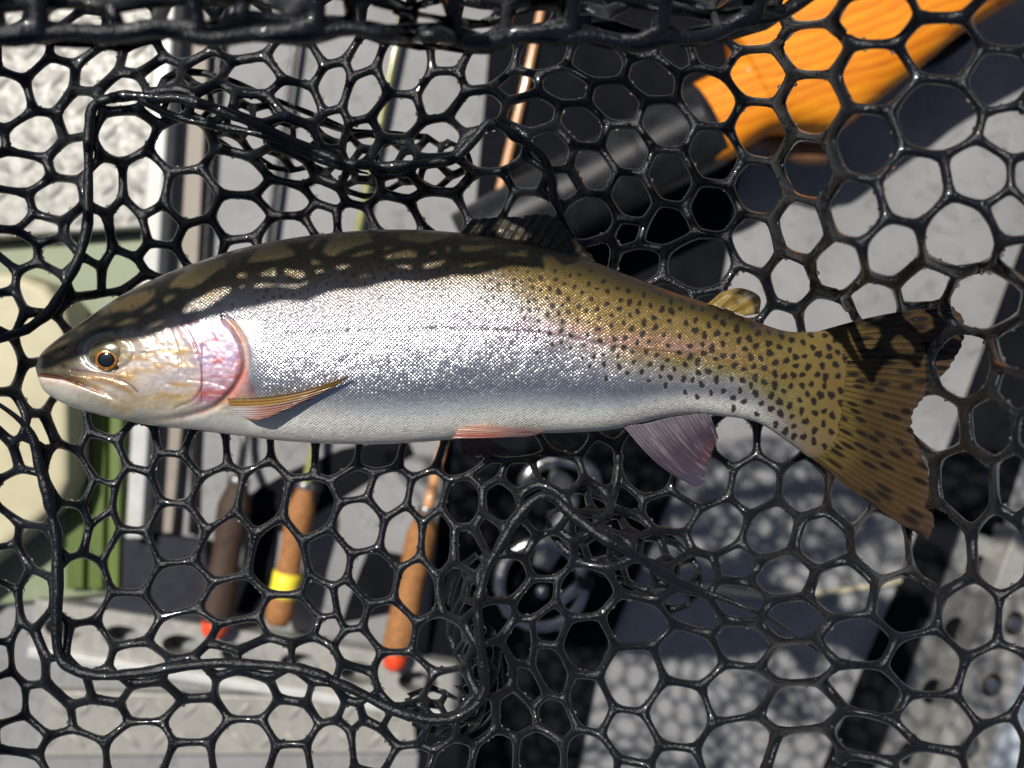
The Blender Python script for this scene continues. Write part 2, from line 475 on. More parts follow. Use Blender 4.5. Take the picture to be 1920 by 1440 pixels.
# ---- lower left: lower tread plate and the rod rest with oval holes
tread_plate([(96, 1296), (772, 1312), (782, 1412), (60, 1420)], ZD + 0.012 * K, 'worn aluminium tread plate below the perforated rod rest', 48)
rest = empty('rod_rest', P(480, 1225, ZD), 'white metal bar with oval holes carrying the rod butts', 'rod rest')
def rod_rest():
    A = np.array([60, 1168.]); B = np.array([862, 1292.])
    ax = (B - A) / np.linalg.norm(B - A); nrm = np.array([-ax[1], ax[0]])
    L = np.linalg.norm(B - A); Hh = 45
    holes = [60 + 112 * i for i in range(7)]
    z = ZD + 0.022 * K
    VV = []; FF = []
    nn = 32
    cells = [(0, 4)] 
    bm = bmesh.new()
    for i, hx in enumerate(holes):
        lo = hx - 56 if i else 0
        hi = hx + 56 if i < 6 else L
        ring_o = []; ring_i = []; low_o = []; low_i = []
        for k in range(nn):
            a = 2 * math.pi * k / nn
            ex, ey = 38 * math.cos(a), 21 * math.sin(a)
            s = 1 / max(abs(math.cos(a)) / 1.0, abs(math.sin(a)) / 1.0)
            ox = s * math.cos(a); oy = s * math.sin(a)
            gx = hx + (ox * (hi - hx) if ox > 0 else ox * (hx - lo)); gy = oy * Hh
            q = A + ax * gx + nrm * (gy + Hh * 0)
            w = A + ax * (hx + ex) + nrm * ey
            ring_o.append(bm.verts.new(P(q[0], q[1], z))); low_o.append(bm.verts.new((ring_o[-1].co.x, ring_o[-1].co.y, ZD + 0.001 * K)))
            ring_i.append(bm.verts.new(P(w[0], w[1], z))); low_i.append(bm.verts.new((ring_i[-1].co.x, ring_i[-1].co.y, ZD + 0.001 * K)))
        for k in range(nn):
            j = (k + 1) % nn
            bm.faces.new((ring_o[k], ring_o[j], ring_i[j], ring_i[k]))
            bm.faces.new((ring_i[k], ring_i[j], low_i[j], low_i[k]))
            a = 2 * math.pi * (k + 0.5) / nn
            if abs(math.sin(a)) > abs(math.cos(a)) or (i == 0 and math.cos(a) < 0) or (i == 6 and math.cos(a) > 0):
                bm.faces.new((ring_o[k], low_o[k], low_o[j], ring_o[j]))
    bmesh.ops.remove_doubles(bm, verts=bm.verts, dist=1e-5)
    bm_obj('bar', bm, M_ALU, rest)
    q0 = A + nrm * (Hh + 6); q1 = B + nrm * (Hh + 6)
    slab('front_lip', [tuple(q0 - nrm * 4), tuple(q1 - nrm * 4), tuple(q1 + nrm * 14), tuple(q0 + nrm * 14)], ZD, ZD + 0.027 * K, M_WHITE, rest, bevel=0.0015)
rod_rest()

po = slab('navy_slab', [(206, 1012), (300, 1004), (384, 1016), (392, 1090), (380, 1166), (290, 1172), (200, 1162), (196, 1080)], ZD, ZD + 0.016 * K, M_NAVY, bevel=0.005, seg=3)  # added dark slab that fills a dark patch on the deck
tag(po, 'flat dark navy slab added as a dark patch beside the brown rod grip', 'dark patch')
gs = empty('rod_shade', P(590, 920, ZD), 'black slabs standing in for shade under the rod grips', 'shade patch')  # flat black slabs put in for the shade between the rods
slab('shade_slab', [(452, 936), (540, 884), (640, 842), (760, 815), (775, 850), (650, 926), (560, 985), (478, 1012)], ZD, ZD + 0.003 * K, M_BLACK, gs, bevel=0.001)
slab('shade_slab', [(690, 1030), (765, 1042), (740, 1148), (640, 1168), (655, 1120)], ZD, ZD + 0.003 * K, M_BLACK, gs, bevel=0.001)
slab('shade_slab', [(478, 1012), (520, 1000), (508, 1090), (470, 1150), (440, 1150), (466, 1080)], ZD, ZD + 0.0035 * K, M_BLACK, gs, bevel=0.001)
# ---- fishing rods
def rod(label, pts, g0, g1, blank, cork, rr, gr, cap=None, bands=(), zb=0.010):
    """pts: blank from far end to the grip; g0..g1 grip axis in photograph points"""
    t = empty('fishing_rod', P(g1[0], g1[1], ZD), label, 'fishing rod', 'fishing rods lying side by side on the deck')
    rr *= K; gr *= K
    z = ZD + zb * K
    zg = ZD + 0.022 * K + gr
    path = [np.array(P(x, y, z)) for x, y in pts] + [np.array(P(g0[0], g0[1], zg))]
    path = catmull(path, 6)
    tube('blank', path, np.linspace(rr * 0.7, rr, len(path)), blank, t, 10)
    a = np.array(P(g0[0], g0[1], zg)); b = np.array(P(g1[0], g1[1], zg))
    s = np.linspace(0, 1, 26)
    prof = gr * (0.62 + 0.38 * sstep(0, 0.18, s)) * (1 - 0.16 * np.exp(-((s - 0.5) / 0.16) ** 2)) * (1 - 0.25 * sstep(0.93, 1.0, s))
    tube('grip', a[None] + s[:, None] * (b - a)[None], prof, cork, t, 20)
    d = (b - a) / np.linalg.norm(b - a)
    if cap is not None:
        s2 = np.linspace(0, 1, 9)
        tube('butt_cap', (b - d * 0.002)[None] + s2[:, None] * (d * 0.014 * K)[None], gr * 0.80 * np.sqrt(np.clip(1.02 - s2 ** 3, 0.05, 1)), cap, t, 16)
    for (f0, f1, m_) in bands:
        p0 = a + (b - a) * f0; p1 = a + (b - a) * f1
        tube('tape_band', np.linspace(p0, p1, 4), gr * 1.03, m_, t, 18)
    tube('winding_check', np.linspace(a - d * 0.006, a + d * 0.001, 4), gr * 0.66, M_STEEL, t, 14)
    return t

rod('black fishing rod with a brown cork grip painted as shaded', [(575, -90), (552, 100), (508, 420), (462, 800)], (447, 905), (404, 1168), M_BLANK, M_CORK2, 0.0034, 0.0125, M_RED)
rod('yellow green fishing rod with an orange cork grip and yellow tape', [(781, -90), (740, 100), (672, 430), (606, 760)], (573, 915), (520, 1170), M_YBLANK, M_CORK, 0.0038, 0.0105, None,
    ((0.62, 0.80, M_YEL),))
rod('tan fishing rod crossing the black mat with red butt cap', [(1034, -90), (1000, 90), (930, 390), (845, 770)], (800, 960), (742, 1228), M_TBLANK, M_CORK, 0.0042, 0.0115, M_RED)
t = empty('thin_tube', P(392, 300, ZD), 'thin black tube lying beside the beige strip', 'rod section')  # thin black tube with a short steel collar
tube('blank', catmull([np.array(P(x, y, ZD + 0.005 * K)) for x, y in [(425, -90), (404, 200), (386, 480), (368, 780), (360, 1000)]], 6), 0.0030 * K, M_BLANK, t, 10)
tube('collar', [np.array(P(x, y, ZD + 0.005 * K)) for x, y in [(375.5, 660), (371, 740)]], 0.0042 * K, M_STEEL, t, 12)

# ---- oar: orange wood and black sleeve
def oar():
    t = empty('oar', P(1500, 180, ZD), 'varnished orange wooden oar with a glossy black sleeve', 'oar')
    z = ZD + 0.075 * K
    # sleeve: cylinder from the wood's neck down-left under the fish
    A = np.array(P(1330, 232, z)); B = np.array(P(880, 470, z - 0.012 * K))
    s = np.linspace(0, 1, 30)
    path = A[None] + s[:, None] * (B - A)[None]
    tube('sleeve', path, 0.0435 - 0.003 * s, M_BPLAST, t, 48)
    d = (B - A) / np.linalg.norm(B - A)
    for f in (0.30, 0.62):
        tube('sleeve_ring', np.linspace(A + (B - A) * f - d * 0.004, A + (B - A) * f + d * 0.004, 5), np.array([0.042, 0.0441, 0.0446, 0.0441, 0.042]) - 0.003 * f, M_BPLAST, t, 48)
    # wooden body: loft of rounded sections along its own axis
    ax = -d
    side = np.array([ax[1], -ax[0], 0]); side /= np.linalg.norm(side)      # towards the lower right
    up = np.array([0, 0, 1.0])
    # along the axis, lower edge, upper edge (photograph units at the oar's own height)
    u_ = (D - z) / 1920
    ed = [(-90, 70, -66), (-40, 76, -73), (0, 79, -77), (40, 72, -77), (78, 68, -78), (94, 70, -92), (104, 74, -124), (120, 82, -137), (150, 100, -145), (185, 119, -149), (215, 123, -147),
          (290, 108, -138), (400, 88, -128), (520, 66, -118), (900, 44, -92)]
    st = [(q * u_, (lo + up_) / 2 * u_, (lo - up_) / 2 * u_, 0.034 + 0.004 * (q > 100)) for q, lo, up_ in ed]
    st = catmull(st, 5)
    n = 48
    a = np.linspace(0, 2 * np.pi, n, endpoint=False)
    VV = []
    for (q, off, hw, ht) in st:
        c = A + ax * q + side * off
        ca = np.sign(np.cos(a)) * np.abs(np.cos(a)) ** 0.62; sa = np.sign(np.sin(a)) * np.abs(np.sin(a)) ** 0.62
        VV.append(c[None] + (hw * ca)[:, None] * side[None] + (ht * sa)[:, None] * up[None])
    m_ = len(VV); VV = np.concatenate(VV)
    i = np.arange(m_ - 1)[:, None] * n; j = np.arange(n)[None]; j2 = (j + 1) % n
    FF = [tuple(x) for x in np.stack([i + j, i + j2, i + n + j2, i + n + j], -1).reshape(-1, 4)]
    FF += [tuple(range(n))[::-1], tuple(range((m_ - 1) * n, m_ * n))]
    me = bpy.data.meshes.new('shaft'); me.from_pydata([tuple(v) for v in VV], [], [tuple(int(q) for q in f) for f in FF]); me.update()
    link('shaft', me, M_WOOD, t)
    # brown hook under the notch
    hp = catmull([np.array(P(x, y, z - 0.022 * K)) for x, y in [(1398, 268), (1430, 262), (1470, 276), (1510, 287), (1548, 283)]], 6)
    tube('hook', hp, np.linspace(0.006, 0.010, len(hp)) * K, M_BWOOD, t, 14)
    # a chock that carries the oar above the deck
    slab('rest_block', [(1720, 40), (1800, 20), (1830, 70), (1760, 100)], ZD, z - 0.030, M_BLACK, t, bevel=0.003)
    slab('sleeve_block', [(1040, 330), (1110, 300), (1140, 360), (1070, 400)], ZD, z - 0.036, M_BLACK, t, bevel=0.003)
oar()

# ---- fly reel on the mat
def reel():
    c = P(1012, 1092, ZD + 0.006 * K)
    t = empty('fishing_reel', c, 'silver ringed fishing reel on the black rubber mat', 'fishing reel')
    def ring(name, px, py, z, R, r, mat, tilt=0):
        a = np.linspace(0, 2 * np.pi, 49)
        cc = np.array(P(px, py, z))
        path = cc[None] + np.stack([R * np.cos(a), R * np.sin(a), R * np.sin(a) * tilt], -1)
        V, F = tube_arrays(path, r, 14, cap=False)
        return link(name, poly_mesh(name, V, F), mat, t)
    ring('rim', 1015, 1095, ZD + 0.034 * K, 0.0315 * K, 0.0046 * K, M_STEEL)
    ring('back_rim', 1015, 1095, ZD + 0.013 * K, 0.0315 * K, 0.0040 * K, M_ALU2)
    cc = np.array(P(1015, 1095, ZD))
    tube('spool', [cc + [0, 0, 0.007 * K], cc + [0, 0, 0.010 * K], cc + [0, 0, 0.026 * K], cc + [0, 0, 0.028 * K]], np.array([0.020, 0.022, 0.022, 0.018]) * K, M_BLACK, t, 40)
    for k in range(4):
        a = 2 * math.pi * k / 4 + 0.5
        p = cc + np.array([0.0312 * K * math.cos(a), 0.0312 * K * math.sin(a), 0])
        tube('pillar', [p + [0, 0, 0.010 * K], p + [0, 0, 0.036 * K]], 0.0026 * K, M_STEEL, t, 10)
    tube('crank_arm', [np.array(P(1040, 1135, ZD + 0.040 * K)), np.array(P(1095, 1090, ZD + 0.042 * K))], 0.0042 * K, M_STEEL, t, 12)
    kb = np.array(P(1098, 1088, ZD + 0.042 * K))
    tube('crank_knob', [kb + [0, 0, -0.002 * K], kb + [0, 0, 0.004 * K], kb + [0, 0, 0.010 * K], kb + [0, 0, 0.015 * K]], np.array([0.005, 0.0065, 0.006, 0.004]) * K, M_BPLAST, t, 16)
    # foot and stem towards the fish
    tube('foot', catmull([np.array(P(x, y, ZD + 0.022 * K)) for x, y in [(1020, 1035), (1045, 990), (1068, 940), (1055, 905), (1030, 893)]], 6), 0.0075 * K, M_ALU2, t, 14)
    slab('foot_plate', [(1000, 1060), (1010, 1005), (1048, 995), (1066, 1022), (1030, 1072)], ZD + 0.018 * K, ZD + 0.030 * K, M_ALU2, t, bevel=0.002)
    cr = np.array(P(1050, 905, ZD + 0.02 * K))
    a = np.linspace(-0.3, math.pi * 1.05, 28)
    path = cr[None] + np.stack([0.026 * K * np.cos(a), 0.017 * K * np.sin(a), 0 * a], -1)
    tube('bail_arc', path, 0.0062 * K, M_STEEL, t, 12)
    tube('post', [cc + [0, 0, 0.005 * K], cc + [0, 0, 0.033 * K]], 0.005 * K, M_STEEL, t, 14)
reel()

# ---- right: black recess strip and the perforated bracket, pale panel, cord
tr_o = slab('recess_strip', [(2060, 100), (2160, 100), (1700, 1560), (1500, 1560), (1610, 1290), (1690, 1098), (1815, 752), (1915, 482)], ZD, ZD + 0.008 * K, M_BLACK, bevel=0.002)  # raised black strip stands in for the dark of a recess
tag(tr_o, 'black strip standing in for the dark recess along the edge of the grey deck beside the bracket', 'trim')
def bracket():
    t = empty('perforated_bracket', P(1780, 1200, ZD), 'bare aluminium angle bracket with bolt holes over the black recess strip', 'bracket')
    z0 = ZD + 0.010 * K; z1 = ZD + 0.040 * K
    # low flange on the left, high flange on the right, black backing beneath
    def flange(name, A, B, w, z, mat, holes, hr):
        A = np.array(A, float); B = np.array(B, float); ax = (B - A); L = np.linalg.norm(ax); ax /= L; nr = np.array([-ax[1], ax[0]])
        bm = bmesh.new(); nn = 24
        hs = holes; edges = [0] + [(hs[i] + hs[i + 1]) / 2 for i in range(len(hs) - 1)] + [1]
        for i, h in enumerate(hs):
            lo, hi, c = edges[i] * L, edges[i + 1] * L, h * L
            to = []; ti = []; lo_ = []; li = []
            for k in range(nn):
                a = 2 * math.pi * k / nn
                s = 1 / max(abs(math.cos(a)), abs(math.sin(a)))
                ox, oy = s * math.cos(a), s * math.sin(a)
                gx = c + (ox * (hi - c) if ox > 0 else ox * (c - lo)); gy = w / 2 + oy * w / 2
                q = A + ax * gx + nr * gy; u = A + ax * (c + hr * math.cos(a)) + nr * (w / 2 + hr * 0.8 * math.sin(a))
                for lst, pt, zz in ((to, q, z), (ti, u, z)):
                    lst.append(bm.verts.new(P(pt[0], pt[1], zz)))
                lo_.append(bm.verts.new(to[-1].co + Vector((0, 0, -0.006)))); li.append(bm.verts.new(ti[-1].co + Vector((0, 0, -0.006))))
            for k in range(nn):
                j = (k + 1) % nn
                bm.faces.new((to[k], to[j], ti[j], ti[k])); bm.faces.new((ti[k], ti[j], li[j], li[k])); bm.faces.new((li[k], li[j], lo_[j], lo_[k]))
                bm.faces.new((to[k], lo_[k], lo_[j], to[j]))
        bmesh.ops.remove_doubles(bm, verts=bm.verts, dist=1e-5)
        return bm_obj(name, bm, mat, t)
    flange('low_flange', (1596, 1570), (1806, 990), 100, z0 + 0.006, M_ALU2, [0.1, 0.3, 0.5, 0.7, 0.9], 25)
    flange('high_flange', (1704, 1570), (1914, 990), 100, z1, M_ALU, [0.12, 0.32, 0.52, 0.72, 0.9], 24)
    slab('hole_backing', [(1600, 1568), (1690, 1590), (1898, 1016), (1808, 994)], ZD + 0.008 * K, z0 - 0.001, M_BLACK, t, bevel=0.0)  # black backing put in for the dark inside the flange holes
    slab('hole_backing', [(1706, 1568), (1798, 1592), (2004, 1018), (1916, 994)], ZD + 0.008 * K, z1 - 0.007, M_BLACK, t, bevel=0.0)
    slab('ridge', [(1697, 1572), (1709, 1575), (1917, 996), (1905, 992)], z0, z1 + 0.003, M_ALU, t, bevel=0.001)
    for fr in (0.32, 0.52, 0.72):
        q = np.array([1704 + 210 * fr, 1570 - 580 * fr]) + np.array([0.94, 0.34]) * 50
        c = np.array(P(q[0], q[1], z1))
        tube('bolt', [c + [0, 0, -0.014], c + [0, 0, -0.004], c + [0, 0, 0.003]], np.array([0.0075, 0.0075, 0.005]) * K, M_STEEL, t, 6, smooth=False)
bracket()
pp = slab('pale_panel', [(1936, 1225), (2080, 1190), (2000, 1570), (1812, 1570)], ZD, ZD + 0.048 * K, M_PALE, bevel=0.003)
tag(pp, 'pale blue grey panel against the outer side of the bracket', 'panel')
cord = tube('cord', catmull([np.array(P(x, y, ZD + 0.0028 * K)) for x, y in [(1150, 1130), (1240, 1100), (1330, 1104), (1440, 1117), (1540, 1112), (1640, 1098), (1712, 1084)]], 8), 0.0027 * K, M_CORD)
tag(cord, 'thin cream cord stretched across the grey deck by the black recess strip', 'cord')

# ------------------------------------------------------------------ the trout's outline (photograph points): back, belly, half thickness (m)
SECT = [((66, 689), (67, 691), 0.0008), ((69, 676), (71, 708), 0.0048), ((82, 657), (82, 733), 0.0092), ((120, 626), (120, 757), 0.0135), ((170, 592), (175, 775), 0.0172),
        ((230, 552), (240, 790), 0.0205), ((300, 518), (310, 801), 0.0230), ((370, 491), (380, 807), 0.0245), ((450, 466), (455, 818), 0.0256),
        ((530, 449), (535, 827), 0.0265), ((610, 438), (612, 832), 0.0270), ((700, 431), (700, 833), 0.0272), ((790, 431), (790, 829), 0.0270),
        ((900, 440), (890, 820), 0.0263), ((1000, 456), (985, 813), 0.0250), ((1090, 482), (1070, 811), 0.0235), ((1180, 517), (1150, 805), 0.0218),
        ((1260, 547), (1225, 787), 0.0198), ((1330, 570), (1290, 777), 0.0178), ((1400, 596), (1350, 780), 0.0158), ((1470, 620), (1420, 792), 0.0135),
        ((1520, 622), (1480, 830), 0.0102), ((1560, 622), (1525, 860), 0.0062), ((1592, 650), (1568, 846), 0.0022)]
ZC = 0.0268                                  # height of the trout's mid plane above the bag floor
FISH_OUT = [s[0] for s in SECT] + [(1800, 575), (1720, 760), (1745, 1015)] + [s[1] for s in SECT[::-1]]

# ------------------------------------------------------------------ landing net
# where each hole of the rubber mesh stands, read off nine tiles of the photograph (tile origin, then hole centres at 3x)
HOLES = {
 (0, 0): '50,50 310,75 720,130 110,270 450,225 805,285 1070,220 1400,200 1690,340 1900,250 265,470 565,395 890,455 1130,430 1390,400 55,600 420,650 640,520 1170,550 1420,600 1700,600 1885,520 '
         '690,720 985,605 1010,790 1310,750 1680,750 1880,780 245,800 430,910 590,1010 100,960 790,1020 1070,1100 1320,960 1620,940 1870,980 350,1120 1340,1220 1630,1120 1850,1085 25,1180 '
         '200,1310 515,1310 700,1300 370,1390 905,1330 1140,1360 1640,1300 1850,1220 60,1400',
 (640, 0): '120,260 370,370 600,290 820,370 90,520 330,690 560,540 730,630 985,490 1100,310 1440,340 1650,230 1870,270 1250,470 1760,430 1550,580 1090,600 1350,690 1180,820 1820,690 1610,830 1410,960 '
           '80,770 500,800 270,875 880,840 300,1010 560,1010 810,1060 1050,1000 1260,1060 90,1090 275,1170 560,1200 60,1240 1635,1110 1850,1000 1420,1230 1640,1350 1850,1300 1470,1410 1060,1180',
 (1280, 0): '110,290 700,50 405,155 725,245 1055,90 1470,-30 1790,90 420,410 155,560 735,600 1085,420 1475,240 440,730 170,870 1000,800 705,950 1410,660 1810,480 430,1070 165,1190 970,1200 670,1290 1300,1060 '
            '1690,920 1870,1250 1520,1320 1170,1420 880,1490 410,1340 150,1450',
 (0, 480): '20,100 210,190 505,190 700,140 905,30 870,120 510,310 20,280 190,470 15,620 210,730 300,930 20,930 150,1090 230,1000 600,900 420,1220 600,1140 150,1350 40,1150 780,1080 980,1240 1190,1110 910,1000 '
           '770,1330 580,1400 1470,1250 1420,1050 1690,1140 1230,1370 1740,1380 1880,1190',
 (640, 480): '240,1120 50,1230 275,1310 440,1130 480,1310 670,1150 660,1330 840,1220 960,1160 1000,1070 880,1370 1240,1200 1280,1040 1480,1180 1640,1220 1380,1380 1790,1200 1600,1400 1540,30',
 (1280, 480): '160,80 410,40 590,180 850,140 1160,80 370,230 1040,290 790,350 1370,200 1530,10 1730,210 560,380 1890,520 1560,600 1270,660 1290,400 1440,980 1760,940 1610,1270 1870,1280 300,1040 530,1040 150,1260 '
              '420,1280 700,1280 930,1420 1200,1160',
 (0, 960): '85,260 250,200 190,490 25,560 130,800 260,700 400,150 540,110 460,430 720,290 980,140 450,770 1000,450 710,630 1290,240 1010,690 1320,490 1370,700 1560,320 1800,230 1660,580 1860,500 1880,700 '
           '1760,810 1500,830 1140,815 760,860 390,970 620,1005 855,1040 1120,945 1390,1010 1660,965 1860,1080 1100,1170 550,1180 250,1110 1650,1180 1380,1310 780,1320 130,1290 1060,1400 1880,1310 1640,1430 440,1370 '
           '20,850 50,1030 70,1430',
 (640, 960): '110,100 350,140 540,170 715,190 850,180 180,370 450,440 640,480 40,530 255,660 570,760 60,760 360,940 640,1010 100,990 170,1110 30,1110 340,1260 170,1280 540,1230 770,1190 610,1370 880,1370 '
             '430,1420 1000,130 940,400 1150,240 1130,480 1420,190 1370,410 1120,630 970,700 830,620 1360,750 1180,880 870,850 1060,1000 960,1100 1360,1090 1230,1190 1120,1320 1640,590 1690,360 1620,930 '
             '1620,1290 1400,1370 1850,1160 1150,30 1600,50 1850,40 1680,140 1830,220 1340,40',
 (1280, 960): '210,90 40,200 495,120 800,150 1110,190 265,310 560,380 910,440 50,350 310,490 1260,540 1470,250 1790,240 620,610 70,560 340,620 980,740 1380,850 1650,590 70,740 330,780 650,810 1000,1010 310,1040 '
              '670,1040 40,1160 1080,1280 660,1320 280,1350 1460,1220 1760,1010 1910,600 1800,1390 1450,1450 60,850 1000,1480',
}
seeds = []
for (ox, oy), s in HOLES.items():
    for q in s.split():
        x, y = q.split(','); p = (ox + float(x) / 3, oy + float(y) / 3)
        if all((p[0] - a) ** 2 + (p[1] - b) ** 2 > (27 if p[0] < 1180 else 52) ** 2 for a, b in seeds): seeds.append(p)
X0, X1, Y0, Y1 = -330, 2240, -160, 1680
fo = np.array(FISH_OUT)
jr = random.Random(3)
row = 0; y = Y0 + 20
while y < Y1:
    x = X0 + 20 + (46 if row % 2 else 0)
    while x < X1:
        p = (x + jr.uniform(-9, 9), y + jr.uniform(-9, 9))
        if min((p[0] - a) ** 2 + (p[1] - b) ** 2 for a, b in seeds) > 70 ** 2: seeds.append(p)
        x += 94
    y += 80; row += 1

FOLD1 = [(-70, 668), (0, 634), (58, 612), (104, 568), (146, 490), (163, 420), (165, 330), (167, 250), (176, 200), (205, 186), (240, 181), (290, 184), (335, 184), (413, 207), (480, 237), (587, 280), (640, 303), (710, 310), (775, 310),
         (847, 298), (893, 255), (923, 232), (973, 260), (1017, 293), (1033, 333), (1040, 377), (1062, 425), (1100, 478)]
FOLD2 = [(-40, 730), (50, 800), (77, 880), (92, 940), (107, 1010), (107, 1100), (107, 1215), (130, 1250), (185, 1268), (265, 1262), (330, 1252), (430, 1243), (533, 1250), (590, 1262), (640, 1285), (740, 1330),
         (790, 1346), (840, 1347), (887, 1328), (907, 1290), (903, 1230), (898, 1160), (900, 1110), (917, 1060), (940, 1018), (967, 975), (1000, 938), (1035, 932), (1075, 966), (1130, 1008), (1190, 1040), (1262, 1088), (1350, 1118), (1450, 1165), (1540, 1225)]
FOLD3 = [(1160, 840), (1158, 880), (1150, 930), (1138, 965), (1110, 985)]
FOLD4 = [(250, 175), (300, 205), (360, 225), (430, 240), (520, 262), (600, 300), (690, 325)]
F1s, F2s = catmull(FOLD1, 3), catmull(FOLD2, 3)

def znet_raw(px, py):
    px = np.asarray(px, float); py = np.asarray(py, float)
    z = -0.0035 + 0 * px
    df = np.where(in_poly(px, py, FISH_OUT), 0.0, pl_dist(px, py, FISH_OUT + FISH_OUT[:1]))
    z = z + 0.138 * sstep(1380, 1620, px) * sstep(6, 165, df) * (1 - 0.35 * sstep(800, 1000, py))
    z = z + 0.050 * sstep(1690, 1790, px) * (1 - sstep(6, 165, df)) + 0.05 * sstep(1850, 2200, px)
    z = z + 0.030 * sstep(110, -90, py) + 0.045 * sstep(140, -220, px) + 0.05 * sstep(1300, 1620, py)
    z = z + 0.017 * np.exp(-(pl_dist(px, py, F1s) / 48) ** 2) + 0.020 * np.exp(-(pl_dist(px, py, F2s) / 52) ** 2)
    z = z + 0.016 * np.exp(-((px - 1090) / 150) ** 2 - ((py - 1120) / 160) ** 2)
    z = z + 0.010 * np.exp(-((px - 500) / 260) ** 2 - ((py - 150) / 90) ** 2)
    z = z + 0.006 * (vnoise(px / 160 + 3, py / 160 + 9, 4, 2) - 0.5)
    # the bag floor lies flat under the trout
    inside = in_poly(px, py, FISH_OUT[:len(SECT)] + [(1600, 750)] + FISH_OUT[-len(SECT):])
    return np.where(inside, np.minimum(z, -0.0015), z)

GX = np.arange(-300, 2230, 6.0); GY = np.arange(-120, 1660, 6.0)
ZG = znet_raw(*np.meshgrid(GX, GY))
for _ in range(3):
    ZG[1:-1, 1:-1] = 0.2 * (ZG[1:-1, 1:-1] + ZG[:-2, 1:-1] + ZG[2:, 1:-1] + ZG[1:-1, :-2] + ZG[1:-1, 2:])
def znet(px, py):
    fx = np.clip((np.asarray(px, float) - GX[0]) / 6.0, 0, len(GX) - 1.001); fy = np.clip((np.asarray(py, float) - GY[0]) / 6.0, 0, len(GY) - 1.001)
    i = fx.astype(int); j = fy.astype(int); a = fx - i; b = fy - j
    return (ZG[j, i] * (1 - a) + ZG[j, i + 1] * a) * (1 - b) + (ZG[j + 1, i] * (1 - a) + ZG[j + 1, i + 1] * a) * b

def voronoi(pts, box):
    pts = np.array(pts); cells = []
    x0, x1, y0, y1 = box
    for i, p in enumerate(pts):
        d2 = ((pts - p) ** 2).sum(1); order = np.argsort(d2)[1:45]
        poly = [np.array(q, float) for q in ((x0, y0), (x1, y0), (x1, y1), (x0, y1))]
        for j in order:
            r = max(np.hypot(*(v - p)) for v in poly)
            if math.sqrt(d2[j]) > 2 * r: break
            m = (pts[j] + p) / 2; nn = pts[j] - p
            out = []
            for a in range(len(poly)):
                u, v = poly[a], poly[(a + 1) % len(poly)]
                su, sv = np.dot(u - m, nn), np.dot(v - m, nn)
                if su <= 0: out.append(u)
                if (su < 0) != (sv < 0) and abs(su - sv) > 1e-12: out.append(u + (v - u) * (su / (su - sv)))
            poly = out
            if len(poly) < 3: break
        # drop tiny edges so that junctions of three strands stay clean
        cells.append(poly)
    return cells

def hexify(vv, tris):
    """swap edges until nearly every hole has six neighbours, as in a moulded net"""
    deg = {}
    def cross(o, a, b): return (vv[a][0] - vv[o][0]) * (vv[b][1] - vv[o][1]) - (vv[a][1] - vv[o][1]) * (vv[b][0] - vv[o][0])
    tris = [t if cross(*t) > 0 else [t[0], t[2], t[1]] for t in tris]
    for t in tris:
        for a in range(3): deg.setdefault(t[a], set()).update(t)
    deg = {k: len(s) - 1 for k, s in deg.items()}
    for _ in range(6):
        emap = {}; n = 0
        for i, t in enumerate(tris):
            for a in range(3): emap[(t[a], t[(a + 1) % 3])] = i
        used = set()
        for (a, b), i in list(emap.items()):
            j = emap.get((b, a))
            if j is None or a > b or i in used or j in used: continue
            c = [k for k in tris[i] if k not in (a, b)][0]; d = [k for k in tris[j] if k not in (a, b)][0]
            old = sum((deg[k] - 6) ** 2 for k in (a, b, c, d))
            new = (deg[a] - 7) ** 2 + (deg[b] - 7) ** 2 + (deg[c] - 5) ** 2 + (deg[d] - 5) ** 2
            if new >= old: continue
            q = 0.12 * abs(cross(a, b, c))
            if cross(c, a, d) <= q or cross(c, d, b) <= q: continue
            if np.hypot(*(vv[c] - vv[d])) > 1.30 * np.hypot(*(vv[a] - vv[b])): continue
            tris[i] = [c, a, d]; tris[j] = [c, d, b]; used |= {i, j}; n += 1
            deg[a] -= 1; deg[b] -= 1; deg[c] += 1; deg[d] += 1
        if n == 0: break
    return tris

def dual_cells(pts):
    """cells whose corners are the centroids of the triangles between neighbouring holes"""
    from mathutils.geometry import delaunay_2d_cdt
    r = delaunay_2d_cdt([Vector(p) for p in pts], [], [], 0, 1e-6)
    vv = [np.array(v) for v in r[0]]; around = {}; cnt = {}
    tris = hexify(vv, [list(f) for f in r[2]])
    for f in tris:
        c = sum(vv[k] for k in f) / 3
        for k in f: around.setdefault(k, []).append(c)
        for a in range(3):
            e = tuple(sorted((f[a], f[(a + 1) % 3]))); cnt[e] = cnt.get(e, 0) + 1
    hull = {k for e, n in cnt.items() if n == 1 for k in e}
    out = []
    for k, cs in around.items():
        if k in hull or len(cs) < 3: continue
        cs = sorted(cs, key=lambda c: math.atan2(c[1] - vv[k][1], c[0] - vv[k][0]))
        out.append(cs)
    return out

